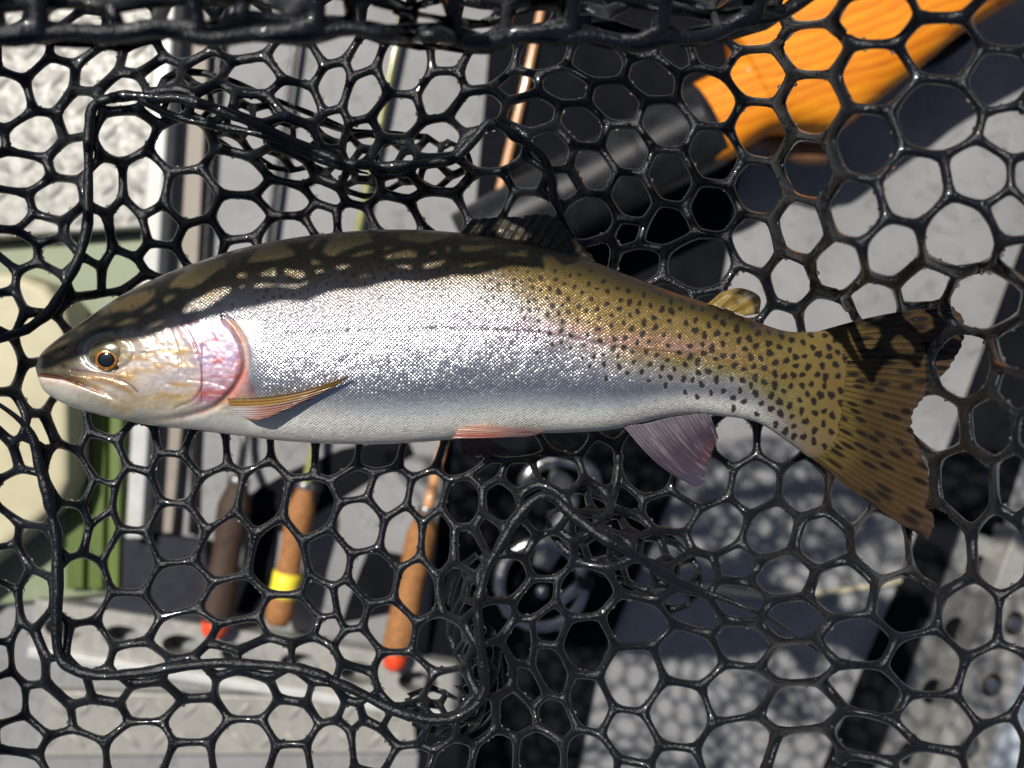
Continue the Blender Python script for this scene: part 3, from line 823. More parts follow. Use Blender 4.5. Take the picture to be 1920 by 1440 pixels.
def hex_sheet(cells, mapf, w, h, sub=4, wvar=0.25, seed=1):
    """rubber mesh: every cell becomes a rim with a rounded hole; w half strand width in cell units, h half thickness in metres"""
    allV = []; allF = []; base = 0
    R = np.random.default_rng(seed)
    for poly in cells:
        poly = np.array(poly)
        if len(poly) < 3: continue
        O = []
        n = len(poly)
        for a in range(n):
            u, v = poly[a], poly[(a + 1) % n]
            flip = tuple(u) > tuple(v)
            for k in range(sub):
                t = k / sub
                O.append(u + (v - u) * t)
        O = np.array(O); N = len(O)
        c = O.mean(0)
        # even out point spacing for a round hole
        seg = np.hypot(*(np.roll(O, -1, 0) - O).T); per = seg.sum()
        I = O.copy()
        sm = np.array([0.25, 0.5, 0.25])
        arc = np.concatenate([[0], np.cumsum(seg)[:-1]])
        # smooth with a kernel along arc length
        ds = np.abs(arc[:, None] - arc[None]); ds = np.minimum(ds, per - ds)
        wt = (np.exp(-(ds / (per * 0.058)) ** 2)) * (0.5 * (seg + np.roll(seg, 1)))[None]
        I = (wt[:, :, None] * O[None]).sum(1) / wt.sum(1)[:, None]
        tang = np.roll(I, -1, 0) - np.roll(I, 1, 0); tang /= np.linalg.norm(tang, axis=1)[:, None] + 1e-9
        nor = np.stack([-tang[:, 1], tang[:, 0]], 1)
        if ((c - I) * nor).sum() < 0: nor = -nor
        inr = np.min(np.hypot(*(I - c).T))
        w_ = w(c[1]) if callable(w) else w
        ww = min(w_, 0.46 * inr)
        ww = ww * (1 + wvar * (vnoise(I[:, 0] / 22, I[:, 1] / 22, seed, 2) - 0.5)) if wvar else ww
        I = I + nor * np.reshape(ww, (-1, 1)) if np.ndim(ww) else I + nor * ww
        angs = np.radians([0, 22, 45, 67, 90, 118, 148, 180])
        # mapped with the surface normal
        rings = []
        for a in angs:
            s = math.sin(a) ** 1.0
            Q = O + (I - O) * s
            p0 = mapf(Q[:, 0], Q[:, 1]); e = 2.0 * (w_ / 10)
            dx = mapf(Q[:, 0] + e, Q[:, 1]) - p0; dy = mapf(Q[:, 0], Q[:, 1] - e) - p0
            nn = np.cross(dx, dy); nn /= np.linalg.norm(nn, axis=1)[:, None] + 1e-12
            nn = np.where(nn[:, 2:3] < 0, -nn, nn)
            rings.append(p0 + nn * (h * math.cos(a)))
        V = np.concatenate(rings); K = len(angs)
        i = np.arange(K - 1)[:, None] * N; j = np.arange(N)[None]; j2 = (j + 1) % N
        F = np.stack([i + j, i + j2, i + N + j2, i + N + j], -1).reshape(-1, 4) + base
        area = 0.5 * np.sum(O[:, 0] * np.roll(O[:, 1], -1) - np.roll(O[:, 0], -1) * O[:, 1])
        if area > 0: F = F[:, ::-1]
        allV.append(V); allF.append(F); base += len(V)
    V = np.concatenate(allV); F = np.concatenate(allF)
    key = np.round(V / 4e-6).astype(np.int64)
    _, idx, inv = np.unique(key, axis=0, return_index=True, return_inverse=True)
    inv = inv.ravel()
    F = inv[F]; V = V[idx]
    ok = (F[:, 0] != F[:, 1]) & (F[:, 1] != F[:, 2]) & (F[:, 2] != F[:, 3]) & (F[:, 3] != F[:, 0])
    return V, F[ok]

def map_main(px, py):
    return Pn(px, py, znet(px, py))

net = empty('landing_net', (0, 0, -0.004), 'black rubber mesh landing net holding the trout', 'landing net')
cells = dual_cells(seeds)
V, F = hex_sheet(cells, map_main, lambda y: 8.0 - 1.4 * float(sstep(760, 900, y)), 0.0022)
link('mesh_bag', np_mesh('mesh_bag', V, F), M_RUB, net)
for fp, r in ((FOLD1, 0.0022), (FOLD2, 0.0023), (FOLD3, 0.0021), (FOLD4, 0.0018)):
    c = catmull(fp, 7)
    zz = znet(c[:, 0], c[:, 1]) + 0.0016
    rr = r * (0.7 + 0.7 * vnoise(np.arange(len(c)) / 3.0, np.zeros(len(c)), 5, 2))
    k_ = np.arange(len(c)) / (len(c) - 1.0)
    rr = rr * (0.25 + 0.75 * sstep(0, 0.05, k_) * (1 - sstep(0.90, 1.0, k_))); zz = zz - 0.0024 * (sstep(0.92, 1.0, k_) + 1 - sstep(0, 0.05, k_))
    c = c + 5.0 * (np.stack([vnoise(np.arange(len(c)) / 5.0, np.zeros(len(c)), 6, 2), vnoise(np.arange(len(c)) / 5.0, np.zeros(len(c)), 7, 2)], 1) - 0.5)
    tube('fold_strand', Pn(c[:, 0], c[:, 1], zz), rr, M_RUB, net, 12)

# beads of water left on the strands
def water_drops(V, n, seed):
    r = np.random.default_rng(seed)
    top = V[(np.abs((V[:, 0] / (D - V[:, 2])) * 1920) < 960) & (np.abs((V[:, 1] / (D - V[:, 2])) * 1920) < 720)]
    pick = top[r.integers(0, len(top), n)]
    m_, k_ = 5, 8; VV = []; FF = []
    for p in pick:
        rad = r.uniform(0.00035, 0.0011); b0 = len(VV)
        for a in range(m_):
            t = a / (m_ - 1) * math.pi * 0.98
            for q in range(k_):
                f = q / k_ * 2 * math.pi
                VV.append((p[0] + rad * math.sin(t + 0.03) * math.cos(f), p[1] + rad * math.sin(t + 0.03) * math.sin(f), p[2] + 0.65 * rad * math.cos(t)))
        for a in range(m_ - 1):
            for q in range(k_):
                FF.append((b0 + a * k_ + q, b0 + (a + 1) * k_ + q, b0 + (a + 1) * k_ + (q + 1) % k_, b0 + a * k_ + (q + 1) % k_))
    o = link('water_drops', np_mesh('water_drops', VV, FF), M_WATER, net)
    o['kind'] = 'stuff'
M_WATER, wn_, wl_, wb_ = new_mat('clear_water')
wb_.inputs['Base Color'].default_value = (1, 1, 1, 1); wb_.inputs['Transmission Weight'].default_value = 1.0
wb_.inputs['IOR'].default_value = 1.33; wb_.inputs['Roughness'].default_value = 0.02
water_drops(V, 2200, 3)

# second layer of mesh bunched under each fold
def fold_layer(path, half, du, dv, seed, dz):
    c = catmull(path, 10); L = np.concatenate([[0], np.cumsum(np.hypot(*np.diff(c, axis=0).T))])
    T = np.gradient(c, axis=0); T /= np.linalg.norm(T, axis=1)[:, None]
    for k in (0, 1): T[:, k] = smooth_arr(T[:, k], 14)
    T /= np.linalg.norm(T, axis=1)[:, None]
    Nn = np.stack([-T[:, 1], T[:, 0]], 1)
    def mf(s, t):
        x = np.interp(s, L, c[:, 0]) + np.interp(s, L, Nn[:, 0]) * t; y_ = np.interp(s, L, c[:, 1]) + np.interp(s, L, Nn[:, 1]) * t
        return Pn(x, y_, znet(x, y_) - dz + 0.006 * np.cos(np.clip(t / half, -1, 1) * 1.5))
    r = random.Random(seed); S = []; k = 0; t = -half - dv
    while t <= half + dv + 1:
        s = du / 2 * (k % 2)
        while s < L[-1]:
            S.append((s + r.uniform(-7, 7), t + r.uniform(-4, 4))); s += du
        t += dv; k += 1
    V, F = hex_sheet(dual_cells(S), mf, 6.0, 0.0020, seed=seed)
    return link('folded_mesh', np_mesh('folded_mesh', V, F), M_RUB, net)
def smooth_arr(a, k):
    for _ in range(k): a = np.concatenate([a[:1], 0.25 * a[:-2] + 0.5 * a[1:-1] + 0.25 * a[2:], a[-1:]])
    return a
fold_layer(FOLD1[11:21], 30, 84, 30, 41, 0.010)
fold_layer(FOLD2[15:25], 28, 76, 30, 45, 0.010)
fold_layer(FOLD2[27:33], 32, 84, 32, 46, 0.010)

# the near wall of the bag, folded over at the top of the picture: its shade falls on the trout's back
SV = np.array(SUN)
SHB = np.array([(-60, 668), (120, 655), (300, 622), (450, 588), (600, 556), (750, 531), (900, 506), (1000, 491), (1070, 478)], float)
E = []
for (fx, fy) in catmull(SHB, 4):
    f = np.array(P(fx, fy, 0.046))
    # climb towards the sun until the point stands at the photograph's row 66
    lo, hi = 0.0, 0.4
    for _ in range(40):
        t = (lo + hi) / 2; q = f + SV * t
        row_ = 720 - q[1] / (D - q[2]) * 1920
        if row_ > 64: lo = t
        else: hi = t
    E.append(f + SV * t)
E = np.array(E)
# continue to the right, sinking
tail = [np.array(P(x, y, z)) for x, y, z in ((760, 66, 0.150), (1000, 72, 0.142), (1220, 74, 0.136), (1360, 58, 0.130), (1460, 26, 0.125), (1560, -40, 0.125), (1700, -160, 0.14))]
E = catmull(np.vstack([E[::4], tail]), 12)
E[:, 1] += 0.0010 * np.sin(E[:, 0] * 95) + 0.0008 * np.sin(E[:, 0] * 231 + 1)
Ex = np.argsort(E[:, 0]); E = E[Ex]
def edge(u):
    return np.stack([u, np.interp(u, E[:, 0], E[:, 1]), np.interp(u, E[:, 0], E[:, 2])], -1)
HZ = 0.215
def hoop_y(u): return 0.235 * np.sqrt(np.clip(1 - (u / 0.33) ** 2, 0.02, 1))
def wall_up(u, v):
    """from the folded edge out to the hoop"""
    a = edge(u); hy = hoop_y(u)
    b = np.stack([u, hy, np.full_like(u, HZ)], -1)
    q = a + (b - a) * v[..., None]
    q[..., 2] += 0.010 * np.sin(v * np.pi) * 1.0 + 0.003 * np.sin(u * 160 + v * 5)
    return q
def wall_down(u, v):
    """from the folded edge back down to the bag's floor"""
    a = edge(u)
    a = a + np.stack([0 * u, 0.001 + 0 * u, -0.003 + 0 * u], -1)
    b = np.stack([u * 1.12, np.full_like(u, 0.196), np.full_like(u, 0.036)], -1)
    q = a + (b - a) * v[..., None]
    q[..., 1] += 0.012 * np.sin(v * np.pi)
    q[..., 2] += 0.004 * np.sin(u * 120 + v * 7)
    return q
def wall_mid(u, v):
    """an inner crease lying just behind the edge"""
    a = edge(u * 0.99 + 0.004)
    a = a + np.stack([0 * u, 0.0035 + 0.003 * np.sin(u * 60), -0.010 + 0.003 * np.sin(u * 47)], -1)
    b = a + np.stack([0 * u, 0.010 + 0 * u, 0.004 + 0 * u], -1)
    q = a + (b - a) * v[..., None]
    q[..., 2] += 0.004 * np.sin(v * 6 + u * 70)
    return q
def grid_seeds(u0, u1, v0, v1, du, dv, jit, seed):
    r = random.Random(seed); out = []; k = 0; v = v0 + dv / 2
    while v < v1:
        u = u0 + (du / 2 if k % 2 else 0)
        while u < u1 + du / 2:
            out.append((u + r.uniform(-jit, jit) * du, v + r.uniform(-jit, jit) * dv)); u += du
        v += dv; k += 1
    return out
def wall(name, f, Lv, du, dv, w, h, seed, v1=1.0):
    # cell space in millimetres
    S = grid_seeds(-345, 300, 0, Lv * v1, du, dv, 0.16, seed)
    cl = voronoi(S, (-345, 300, 0, Lv * v1))
    mf = lambda a, b: f(a / 1000.0, b / Lv)
    V, F = hex_sheet(cl, mf, w, h, seed=seed)
    return link(name, np_mesh(name, V, F), M_RUB, net)
wall('upper_wall', wall_up, 110, 38, 25, 2.3, 0.0023, 21)
wall('folded_wall', wall_down, 150, 36, 26, 2.3, 0.0023, 22)
wall('creased_wall', wall_mid, 12, 34, 12, 2.2, 0.0023, 23)
es = edge(np.linspace(-0.32, 0.29, 240))
tube('fold_strand', es, 0.0023 * (0.6 + 0.8 * vnoise(np.arange(240) / 9.0, np.zeros(240), 8, 2)), M_RUB, net, 12)
# side and near walls up to the hoop
def rim_pt(a):
    return np.stack([0.33 * np.cos(a), np.where(np.sin(a) > 0, 0.235, 0.30) * np.sin(a), np.full_like(a, HZ)], -1)
def sheet_edge(a):
    """outer border of the bag floor, by direction"""
    c = np.cos(a); s = np.sin(a)
    kx = np.where(c > 0, 1200, 1200) / np.maximum(np.abs(c), 1e-6); ky = np.where(s > 0, 785, 875) / np.maximum(np.abs(s), 1e-6)
    k = np.minimum(kx, ky)
    px = 960 + c * k; py = 720 - s * k
    return Pn(px, py, znet(px, py))
def wall_side(a, v):
    a = a / 100.0
    p = sheet_edge(a); q = rim_pt(a)
    r = p + (q - p) * v[..., None]
    n = np.stack([np.cos(a), np.sin(a), 0 * a], -1)
    return r + n * (0.02 * np.sin(v * np.pi))[..., None]
S = grid_seeds(math.pi * 100 * 0.86, 100 * math.pi * 2.14, 0, 150, 8.2, 17, 0.1, 31)
cl = voronoi(S, (math.pi * 86, math.pi * 214, 0, 150))
V, F = hex_sheet([np.array(c) * [3.0, 1.0] for c in cl], lambda a, b: wall_side(a / 3.0, b / 150.0), 2.6, 0.0023, seed=5)
link('side_wall', np_mesh('side_wall', V, F), M_RUB, net)
aa = np.linspace(0, 2 * np.pi, 129)
V, F = tube_arrays(rim_pt(aa), 0.0085, 16, cap=False)
link('hoop', poly_mesh('hoop', V, F), M_BPLAST, net)

# ------------------------------------------------------------------ the trout
def smooth1(a, k):
    for _ in range(k): a = np.concatenate([a[:1], 0.25 * a[:-2] + 0.5 * a[1:-1] + 0.25 * a[2:], a[-1:]])
    return a
NS, NR = 900, 480
T0 = np.array([s[0] for s in SECT], float); B0 = np.array([s[1] for s in SECT], float); W0 = np.array([s[2] for s in SECT])
mid = (T0 + B0) / 2
cl = np.concatenate([[0], np.cumsum(np.hypot(*np.diff(mid, axis=0).T) + 3)])
def resample(vals):
    tt = np.linspace(0, 1, NS); tt = tt ** 1.0 * cl[-1]
    dense = catmull(np.column_stack([cl, vals]), 20)
    return np.stack([np.interp(tt, dense[:, 0], dense[:, k + 1]) for k in range(vals.shape[1])], 1)
TT, BB, WW = resample(T0), resample(B0), resample(W0[:, None])[:, 0]
for A_ in (TT, BB):
    for k in (0, 1): A_[:, k] = smooth1(A_[:, k], 12)
s01 = np.linspace(0, 1, NS)
ang = np.linspace(0, 2 * np.pi, NR, endpoint=False)          # 0 = back, 90 deg = camera side, 180 = belly
ca = np.cos(ang); sa = np.sin(ang)
ex = 0.92
cav = np.sign(ca) * np.abs(ca) ** ex; sav = np.sign(sa) * np.abs(sa) ** 0.86
cx = (TT + BB) / 2; hx = (TT - BB) / 2
PX = cx[:, 0:1] + hx[:, 0:1] * cav[None]
PY = cx[:, 1:2] + hx[:, 1:2] * cav[None]
zc = ZC - 0.010 * sstep(1250, 1600, cx[:, 0]) * 0
# the widest line of the flank sits a little above mid height, the belly rounds off
Zo = WW[:, None] * sav[None]
V01 = (1 - cav)[None] / 2 + 0 * PX                            # 0 at the back, 1 at the belly

# ---- head relief
MOUTH = [(66, 704), (87, 704), (120, 710), (150, 720), (182, 733), (214, 747), (238, 760)]
MAXI = [(137, 695), (162, 698), (190, 702), (220, 711), (245, 722), (258, 734)]
PREOP = [(340, 606), (352, 622), (364, 645), (373, 672), (380, 703), (377, 728), (362, 750), (330, 764)]
PREO2 = [(318, 615), (328, 640), (336, 668), (338, 700)]
OPERC = [(418, 600), (434, 618), (447, 640), (454, 662), (454, 688), (444, 712), (424, 739), (392, 762), (330, 779), (255, 785)]
SUBOP = [(352, 712), (392, 716), (424, 726)]
dm = pl_dist(PX, PY, catmull(MOUTH, 4)); dx_ = pl_dist(PX, PY, catmull(MAXI, 4)); dpre = pl_dist(PX, PY, catmull(PREOP, 4))
dpr2 = pl_dist(PX, PY, catmull(PREO2, 4)); dop = pl_dist(PX, PY, catmull(OPERC, 5)); dsub = pl_dist(PX, PY, catmull(SUBOP, 4))
opoly = [tuple(q) for q in catmull(OPERC, 5)] + [(150, 785), (40, 720), (40, 640), (230, 540), (400, 560)]
in_op = in_poly(PX, PY, opoly)
sgn = np.where(in_op, 1.0, -1.0)
relief = np.zeros_like(PX)
relief += 0.0012 * (0.5 + 0.5 * np.tanh(sgn * dop / 4.5)) * (PX < 470) * sstep(180, 330, PX) * sstep(575, 625, PY)
relief -= 0.0011 * np.exp(-((dop * sgn + 6) / 6.5) ** 2) * (PY > 592) * sstep(200, 330, PX)
relief -= 0.0004 * np.exp(-(dpre / 3.4) ** 2)
relief += 0.0006 * np.exp(-(np.maximum(dpre - 3, 0) / 9) ** 2) * (PX < 378)
relief -= 0.0003 * np.exp(-(dpr2 / 3.0) ** 2) + 0.0003 * np.exp(-(dsub / 2.5) ** 2)
relief -= 0.0022 * np.exp(-(dm / 3.0) ** 2) * (1 - sstep(165, 228, PX))
relief += 0.0006 * np.exp(-((dm - 9) / 7.0) ** 2) * (1 - sstep(190, 245, PX))
relief -= 0.0009 * np.exp(-(dx_ / 2.8) ** 2) * (1 - sstep(205, 256, PX))
relief += 0.0006 * np.exp(-((dx_ - 10) / 7.0) ** 2) * sstep(694, 706, PY) * (1 - sstep(215, 262, PX))
EX, EY = 203.0, 673.0
de = np.hypot((PX - 206) / 47, (PY - 660) / 35)
relief -= 0.0011 * np.exp(-((de - 1.0) / 0.16) ** 2) + 0.0007 * (de < 0.9) * (0.9 - de)
relief += 0.0010 * np.exp(-((de - 1.35) / 0.22) ** 2) * (PY < 660)
for (nx_, ny_) in ((119, 657), (124, 652)):
    relief -= 0.0008 * np.exp(-(np.hypot(PX - nx_, PY - ny_) / 3.2) ** 2)
# muscle and skin unevenness
relief += 0.0009 * (vnoise(PX / 60, PY / 60, 3, 3) - 0.5) * sstep(480, 560, PX)
relief += 0.0007 * (vnoise(PX / 16, PY / 16, 6, 3) - 0.5) * (1 - sstep(420, 480, PX))
relief -= 0.0006 * np.exp(-(np.abs(V01 - 0.47) * 360 / 4.0) ** 2) * sstep(480, 600, PX) * 0.5     # lateral line
relief += 0.00028 * (vnoise(PX / 6, PY / 6, 16, 3) - 0.5) * (1 - sstep(420, 470, PX)) * sstep(150, 240, PX)
relief *= np.clip(np.abs(sav)[None] * 1.4, 0, 1)
fade = sstep(0, 0.02, s01)[:, None] * 1.0
Zo = Zo + np.sign(sav)[None] * relief * fade
Zw = ZC + Zo
VX = Pn(PX, PY, Zw)
d0 = D - ZC
kz = 1 - np.maximum(Zo, 0) / d0
VX[..., 0] = (PX - 960) / 1920 * d0 * kz; VX[..., 1] = (720 - PY) / 1920 * d0 * kz

# ---- colour of the skin
def L3(a, b, t): return a + (b - a) * t[..., None]
OLIVE = srgb(104, 89, 46); DOL = srgb(40, 37, 24); SILV = srgb(200, 200, 207); BELLY = srgb(232, 230, 222); GOLD = srgb(138, 115, 68); PINK = srgb(214, 150, 160)
col = np.zeros(PX.shape + (3,)) + SILV
edge_v = 0.28 + 0.40 * sstep(850, 1330, PX) + 0.26 * sstep(1360, 1540, PX) + 0.10 * (vnoise(PX / 40, PY / 40, 12, 4) - 0.5)
wid = 0.17
bk = 1 - sstep(edge_v - wid, edge_v + wid, V01)
backc = L3(DOL, OLIVE, sstep(0.0, 0.16, V01) * (0.5 + 0.5 * sstep(850, 1150, PX)))
backc = L3(backc, GOLD, 0.75 * sstep(0.10, 0.22, V01) * (0.55 + 0.45 * sstep(800, 1050, PX)) * (1 - sstep(1350, 1500, PX) * 0.5))
green = srgb(116, 116, 78)
backc = L3(backc, green, 0.6 * sstep(0.42, 0.6, V01) * sstep(1150, 1350, PX))
col = L3(col, backc, bk)
bel = sstep(0.74, 0.92, V01) * (1 - sstep(1380, 1520, PX))
col = L3(col, BELLY, bel)
bl = np.exp(-((V01 - 0.80) / 0.10) ** 2) * sstep(560, 760, PX) * (1 - sstep(1150, 1330, PX))
col = L3(col, srgb(172, 188, 198), 0.6 * bl)  # blue-grey sky reflection low on the flank, put into the colour
pk = np.exp(-((V01 - 0.42 - 0.03 * np.sin(PX / 130)) / 0.075) ** 2) * (0.35 + 0.65 * sstep(820, 1000, PX)) * (1 - sstep(1280, 1420, PX)) * sstep(470, 540, PX)
col = L3(col, srgb(176, 128, 148), pk * (0.05 + 0.42 * vnoise(PX / 30, PY / 12, 23, 3)))
# metal sheen, scale relief, roughness
met = 0.88 * (1 - 0.50 * bk) * (1 - 0.72 * bel)
scale = sstep(470, 520, PX + 0.12 * (720 - PY) * (PY < 600))
scale = np.where(PY < 600, sstep(330, 400, PX), sstep(462, 500, PX)) * (1 - 0.55 * sstep(1430, 1540, PX))
rou = 0.26 + 0.12 * bk

# ---- head colouring
headm = 1 - np.where(PY < 600, sstep(330, 400, PX), sstep(455, 475, PX))
hv = V01
n1 = vnoise(PX / 26, PY / 26, 31, 4); n2 = vnoise(PX / 9, PY / 9, 37, 3); n3 = vnoise(PX / 30 + 50, PY / 12, 41, 3)
top = srgb(70, 60, 36); cheek = srgb(208, 196, 186); pinkv = srgb(204, 164, 184); viol = srgb(180, 170, 200); jaw = srgb(182, 164, 122); chin = srgb(176, 174, 164)
hc = np.zeros_like(col) + cheek
hc = L3(hc, viol, np.clip((n1 - 0.45) * 2.4, 0, 1) * 0.5 * sstep(210, 300, PX))
hc = L3(hc, srgb(196, 152, 84), np.clip((n3 - 0.52) * 4, 0, 1) * 0.75)
hc = L3(hc, srgb(150, 152, 176), np.clip((n2 - 0.60) * 5, 0, 1) * 0.45)
inop = sstep(345, 372, PX - 0.12 * (PY - 670) * 0) * in_op
behind_pre = (PX > np.interp(PY, [606, 645, 672, 703, 728, 750], [340, 364, 373, 380, 377, 362])) & in_op & (PY > 590)
oc = L3(np.zeros_like(col) + pinkv, viol, np.clip((n1 - 0.4) * 2.6, 0, 1))
oc = L3(oc, srgb(220, 196, 214), np.clip((n2 - 0.5) * 4, 0, 1) * 0.7)
oc = L3(oc, srgb(196, 104, 92), np.clip((vnoise(PX / 34, PY / 7, 44, 3) - 0.55) * 5, 0, 1) * 0.8)
oc = L3(oc, srgb(190, 100, 88), sstep(702, 725, PY) * 0.55)
prx = np.interp(PY, [606, 645, 672, 703, 728, 750], [340, 364, 373, 380, 377, 362])
opm = sstep(prx - 26, prx + 14, PX + 10 * (n2 - 0.5)) * in_op * (PY > 590)
streak = vnoise(PX / 26 + PY / 60, PY / 4.5, 46, 4)
oc = L3(oc, srgb(228, 216, 226), np.clip((streak - 0.5) * 4, 0, 1) * 0.6)
oc = L3(oc, srgb(140, 132, 186), np.clip((0.40 - streak) * 5, 0, 1) * 0.5)
hc = L3(hc, oc, opm)
redd = np.exp(-((dop * sgn + 6) / 6) ** 2) * (PY > 598) * sstep(300, 390, PX)
low = sstep(718, 765, PY + (PX - 200) * 0.02)
hc = L3(hc, jaw, low * 0.7 * (~behind_pre))
hc = L3(hc, srgb(168, 128, 60), np.exp(-((dx_ - 9) / 8) ** 2) * sstep(692, 706, PY) * (1 - sstep(225, 275, PX)) * 0.8)
hc = L3(hc, chin, sstep(8, 26, dm) * (PY > np.interp(PX, [66, 120, 182, 238, 330], [704, 710, 733, 760, 775])) * (1 - sstep(260, 330, PX)))
snout = 1 - sstep(125, 200, PX + (PY - 690) * 0.15)
hc = L3(hc, srgb(70, 61, 38), snout * 0.95 * (PY < np.interp(PX, [66, 120, 182, 238], [706, 712, 735, 762])))
tp = 1 - sstep(0.24, 0.42, hv + 0.10 * (n1 - 0.5))
hc = L3(hc, top, tp)
hc = L3(hc, srgb(40, 36, 28), np.exp(-(np.hypot((PX - 119) / 6, (PY - 686) / 5)) ** 2) + 0.7 * np.exp(-(np.hypot(PX - 122, PY - 655) / 5) ** 2))
hc = L3(hc, srgb(120, 112, 74), np.clip(1.05 - de, 0, 1) ** 0.5 * (de < 1.05) * 0.9)
hc = L3(hc, srgb(150, 158, 158), np.exp(-((de - 1.02) / 0.12) ** 2) * (PX < 215) * 0.7)
line = np.maximum(np.exp(-(dpre / 2.2) ** 2) * 0.42, np.maximum(np.exp(-(dm / 2.4) ** 2) * (1 - sstep(150, 215, PX)), np.exp(-(dx_ / 2.0) ** 2) * 0.7))
hc = L3(hc, srgb(92, 50, 42), np.clip(line, 0, 1) * (0.35 + 0.65 * np.maximum(PX < 300, n1 > 0.35)))
hc = L3(hc, BELLY, sstep(0.80, 0.93, V01) * sstep(240, 380, PX))
col = L3(col, hc, headm)
met = met * (1 - headm) + headm * np.where(in_op, 0.42, 0.5) * (1 - 0.75 * tp) * (1 - 0.7 * snout)
rou = rou * (1 - headm) + headm * (0.27 + 0.1 * n2)
# the red gill edge and the flush behind it
col = L3(col, srgb(176, 92, 80), np.clip(redd, 0, 1) * (0.25 + 0.65 * vnoise(PX / 20, PY / 20, 77, 3)))
tri = in_poly(PX, PY, [(446, 650), (462, 690), (480, 742), (424, 752), (440, 715)])
col = L3(col, srgb(200, 118, 104), tri * 0.65 * (0.5 + 0.7 * n2))
met = met * (1 - 0.8 * np.clip(redd, 0, 1)); scale = scale * (1 - np.clip(redd + tri, 0, 1))

# ---- spots: separate dark marks, denser towards the tail
sp = []
R = random.Random(12)
tries = 0
def topy(x): return np.interp(x, TT[:, 0], TT[:, 1])
def boty(x): return np.interp(x, BB[:, 0], BB[:, 1])
while tries < 40000:
    tries += 1
    x = R.uniform(180, 1600); t_, b_ = float(topy(min(x, 1580))), float(boty(min(x, 1560)))
    y = R.uniform(t_ + 4, b_ - 4); v = (y - t_) / (b_ - t_)
    if x < 480 and (v > 0.30 or R.random() < 0.9): continue
    if 480 <= x < 1000:
        pr = (1 - float(sstep(0.30, 0.50, v))) * 0.9 + 0.015 * (v < 0.62)
        md, r0 = 11 + 6 * R.random(), R.uniform(2.0, 4.2)
    elif x < 480:
        pr, md, r0 = 0.5, 30, R.uniform(3, 5)
    else:
        k = float(sstep(1000, 1450, x))
        pr = (1 - float(sstep(0.42 + 0.32 * k, 0.62 + 0.34 * k, v))) * 0.95
        md, r0 = 15.5 + 7 * R.random(), R.uniform(3.4, 5.4) + 1.9 * k
    if R.random() > pr: continue
    if any((x - a) ** 2 + (y - b) ** 2 < (md) ** 2 for a, b, _, _ in sp): continue
    sp.append((x, y, r0, R.uniform(0.9, 1.35)))
cell = {}
spot = np.zeros_like(PX)
rows_px = PX.mean(1)
for (x, y, r, el) in sp:
    i0, i1 = np.searchsorted(rows_px, x - 60), np.searchsorted(rows_px, x + 60)
    if i1 <= i0: continue
    sub = (slice(i0, i1), slice(None))
    an = np.arctan2(PY[sub] - y, PX[sub] - x)
    dd = np.hypot(PX[sub] - x, (PY[sub] - y) / el) / (r * (1 + 0.16 * np.sin(an * 2 + x * 3.1) + 0.09 * np.sin(an * 3 + y * 1.7) + 0.08 * np.sin(an * 5 + x + y)))
    spot[sub] = np.maximum(spot[sub], (1 - sstep(0.72, 1.18, dd)) * (0.62 + 0.38 * float(sstep(700, 1100, x))))
spot = spot * (1 - 0.5 * (headm * (V01 > 0.3)))
ped = sstep(1400, 1530, PX)
col = L3(col, srgb(112, 97, 54), ped * 0.75 * (1 - 0.45 * sstep(0.72, 0.95, V01)))
col = L3(col, srgb(112, 98, 82), ped * sstep(0.70, 0.86, V01) * 0.95)
col = L3(col, srgb(104, 86, 46), sstep(1480, 1575, PX) * 0.85)
met = met * (1 - 0.75 * ped); scale = scale * (1 - 0.6 * sstep(1480, 1560, PX))
col = L3(col, srgb(26, 21, 20), spot * 0.96)
met = met * (1 - 0.8 * spot); scale = scale * (1 - 0.35 * spot)
col = col * (0.92 + 0.16 * vnoise(PX / 7, PY / 7, 52, 2))[..., None]
met = np.clip(met, 0, 1)

# ---- mesh
Vb = VX.reshape(-1, 3)
i = np.arange(NS - 1)[:, None] * NR; j = np.arange(NR)[None]; j2 = (j + 1) % NR
Fb = np.stack([i + j, i + j2, i + NR + j2, i + NR + j], -1).reshape(-1, 4)
me = np_mesh('body', Vb, Fb)
trout = empty('rainbow_trout', P(800, 640, 0.0), 'silver spotted trout lying on its side in the net', 'fish')
body = link('body', me, M_FISH, trout)
at = me.attributes.new('col', 'FLOAT_COLOR', 'POINT')
at.data.foreach_set('color', np.concatenate([np.clip(col, 0, 1), np.ones(PX.shape + (1,))], -1).ravel())
at = me.attributes.new('par', 'FLOAT_VECTOR', 'POINT')
at.data.foreach_set('vector', np.stack([met, np.clip(scale, 0, 1), rou], -1).ravel())
arcs = np.cumsum(np.linalg.norm(np.diff(VX, axis=0, prepend=VX[:1]), axis=-1).mean(1))[:, None] * 1000 + 0 * PX
# distance along each section from the flank's centre line keeps the scale rows even
girth = np.linalg.norm(np.roll(VX, -1, 1) - VX, axis=-1)
gc = np.cumsum(girth, 1) * 1000
gc = gc - gc[:, NR // 4:NR // 4 + 1]
row_stretch = 1 + 0.15 * sstep(1150, 1500, PX)
at = me.attributes.new('suv', 'FLOAT_VECTOR', 'POINT')
at.data.foreach_set('vector', np.stack([arcs, gc, np.where(sav[None] + 0 * PX < 0, 40.0, 0.0)], -1).ravel())
me.update()

def zskin(px, py):
    """height of the camera-side skin at a photograph point"""
    f = (sav > 0.02)
    A_ = PX[:, f]; B_ = PY[:, f]
    k = np.argmin((A_ - px) ** 2 + (B_ - py) ** 2)
    return float(Zw[:, f].ravel()[k])
def onskin(px, py, dz=0.0):
    z = zskin(px, py); k = 1 - (z - ZC) / d0
    return np.array([(px - 960) / 1920 * d0 * k, (720 - py) / 1920 * d0 * k, z + dz])

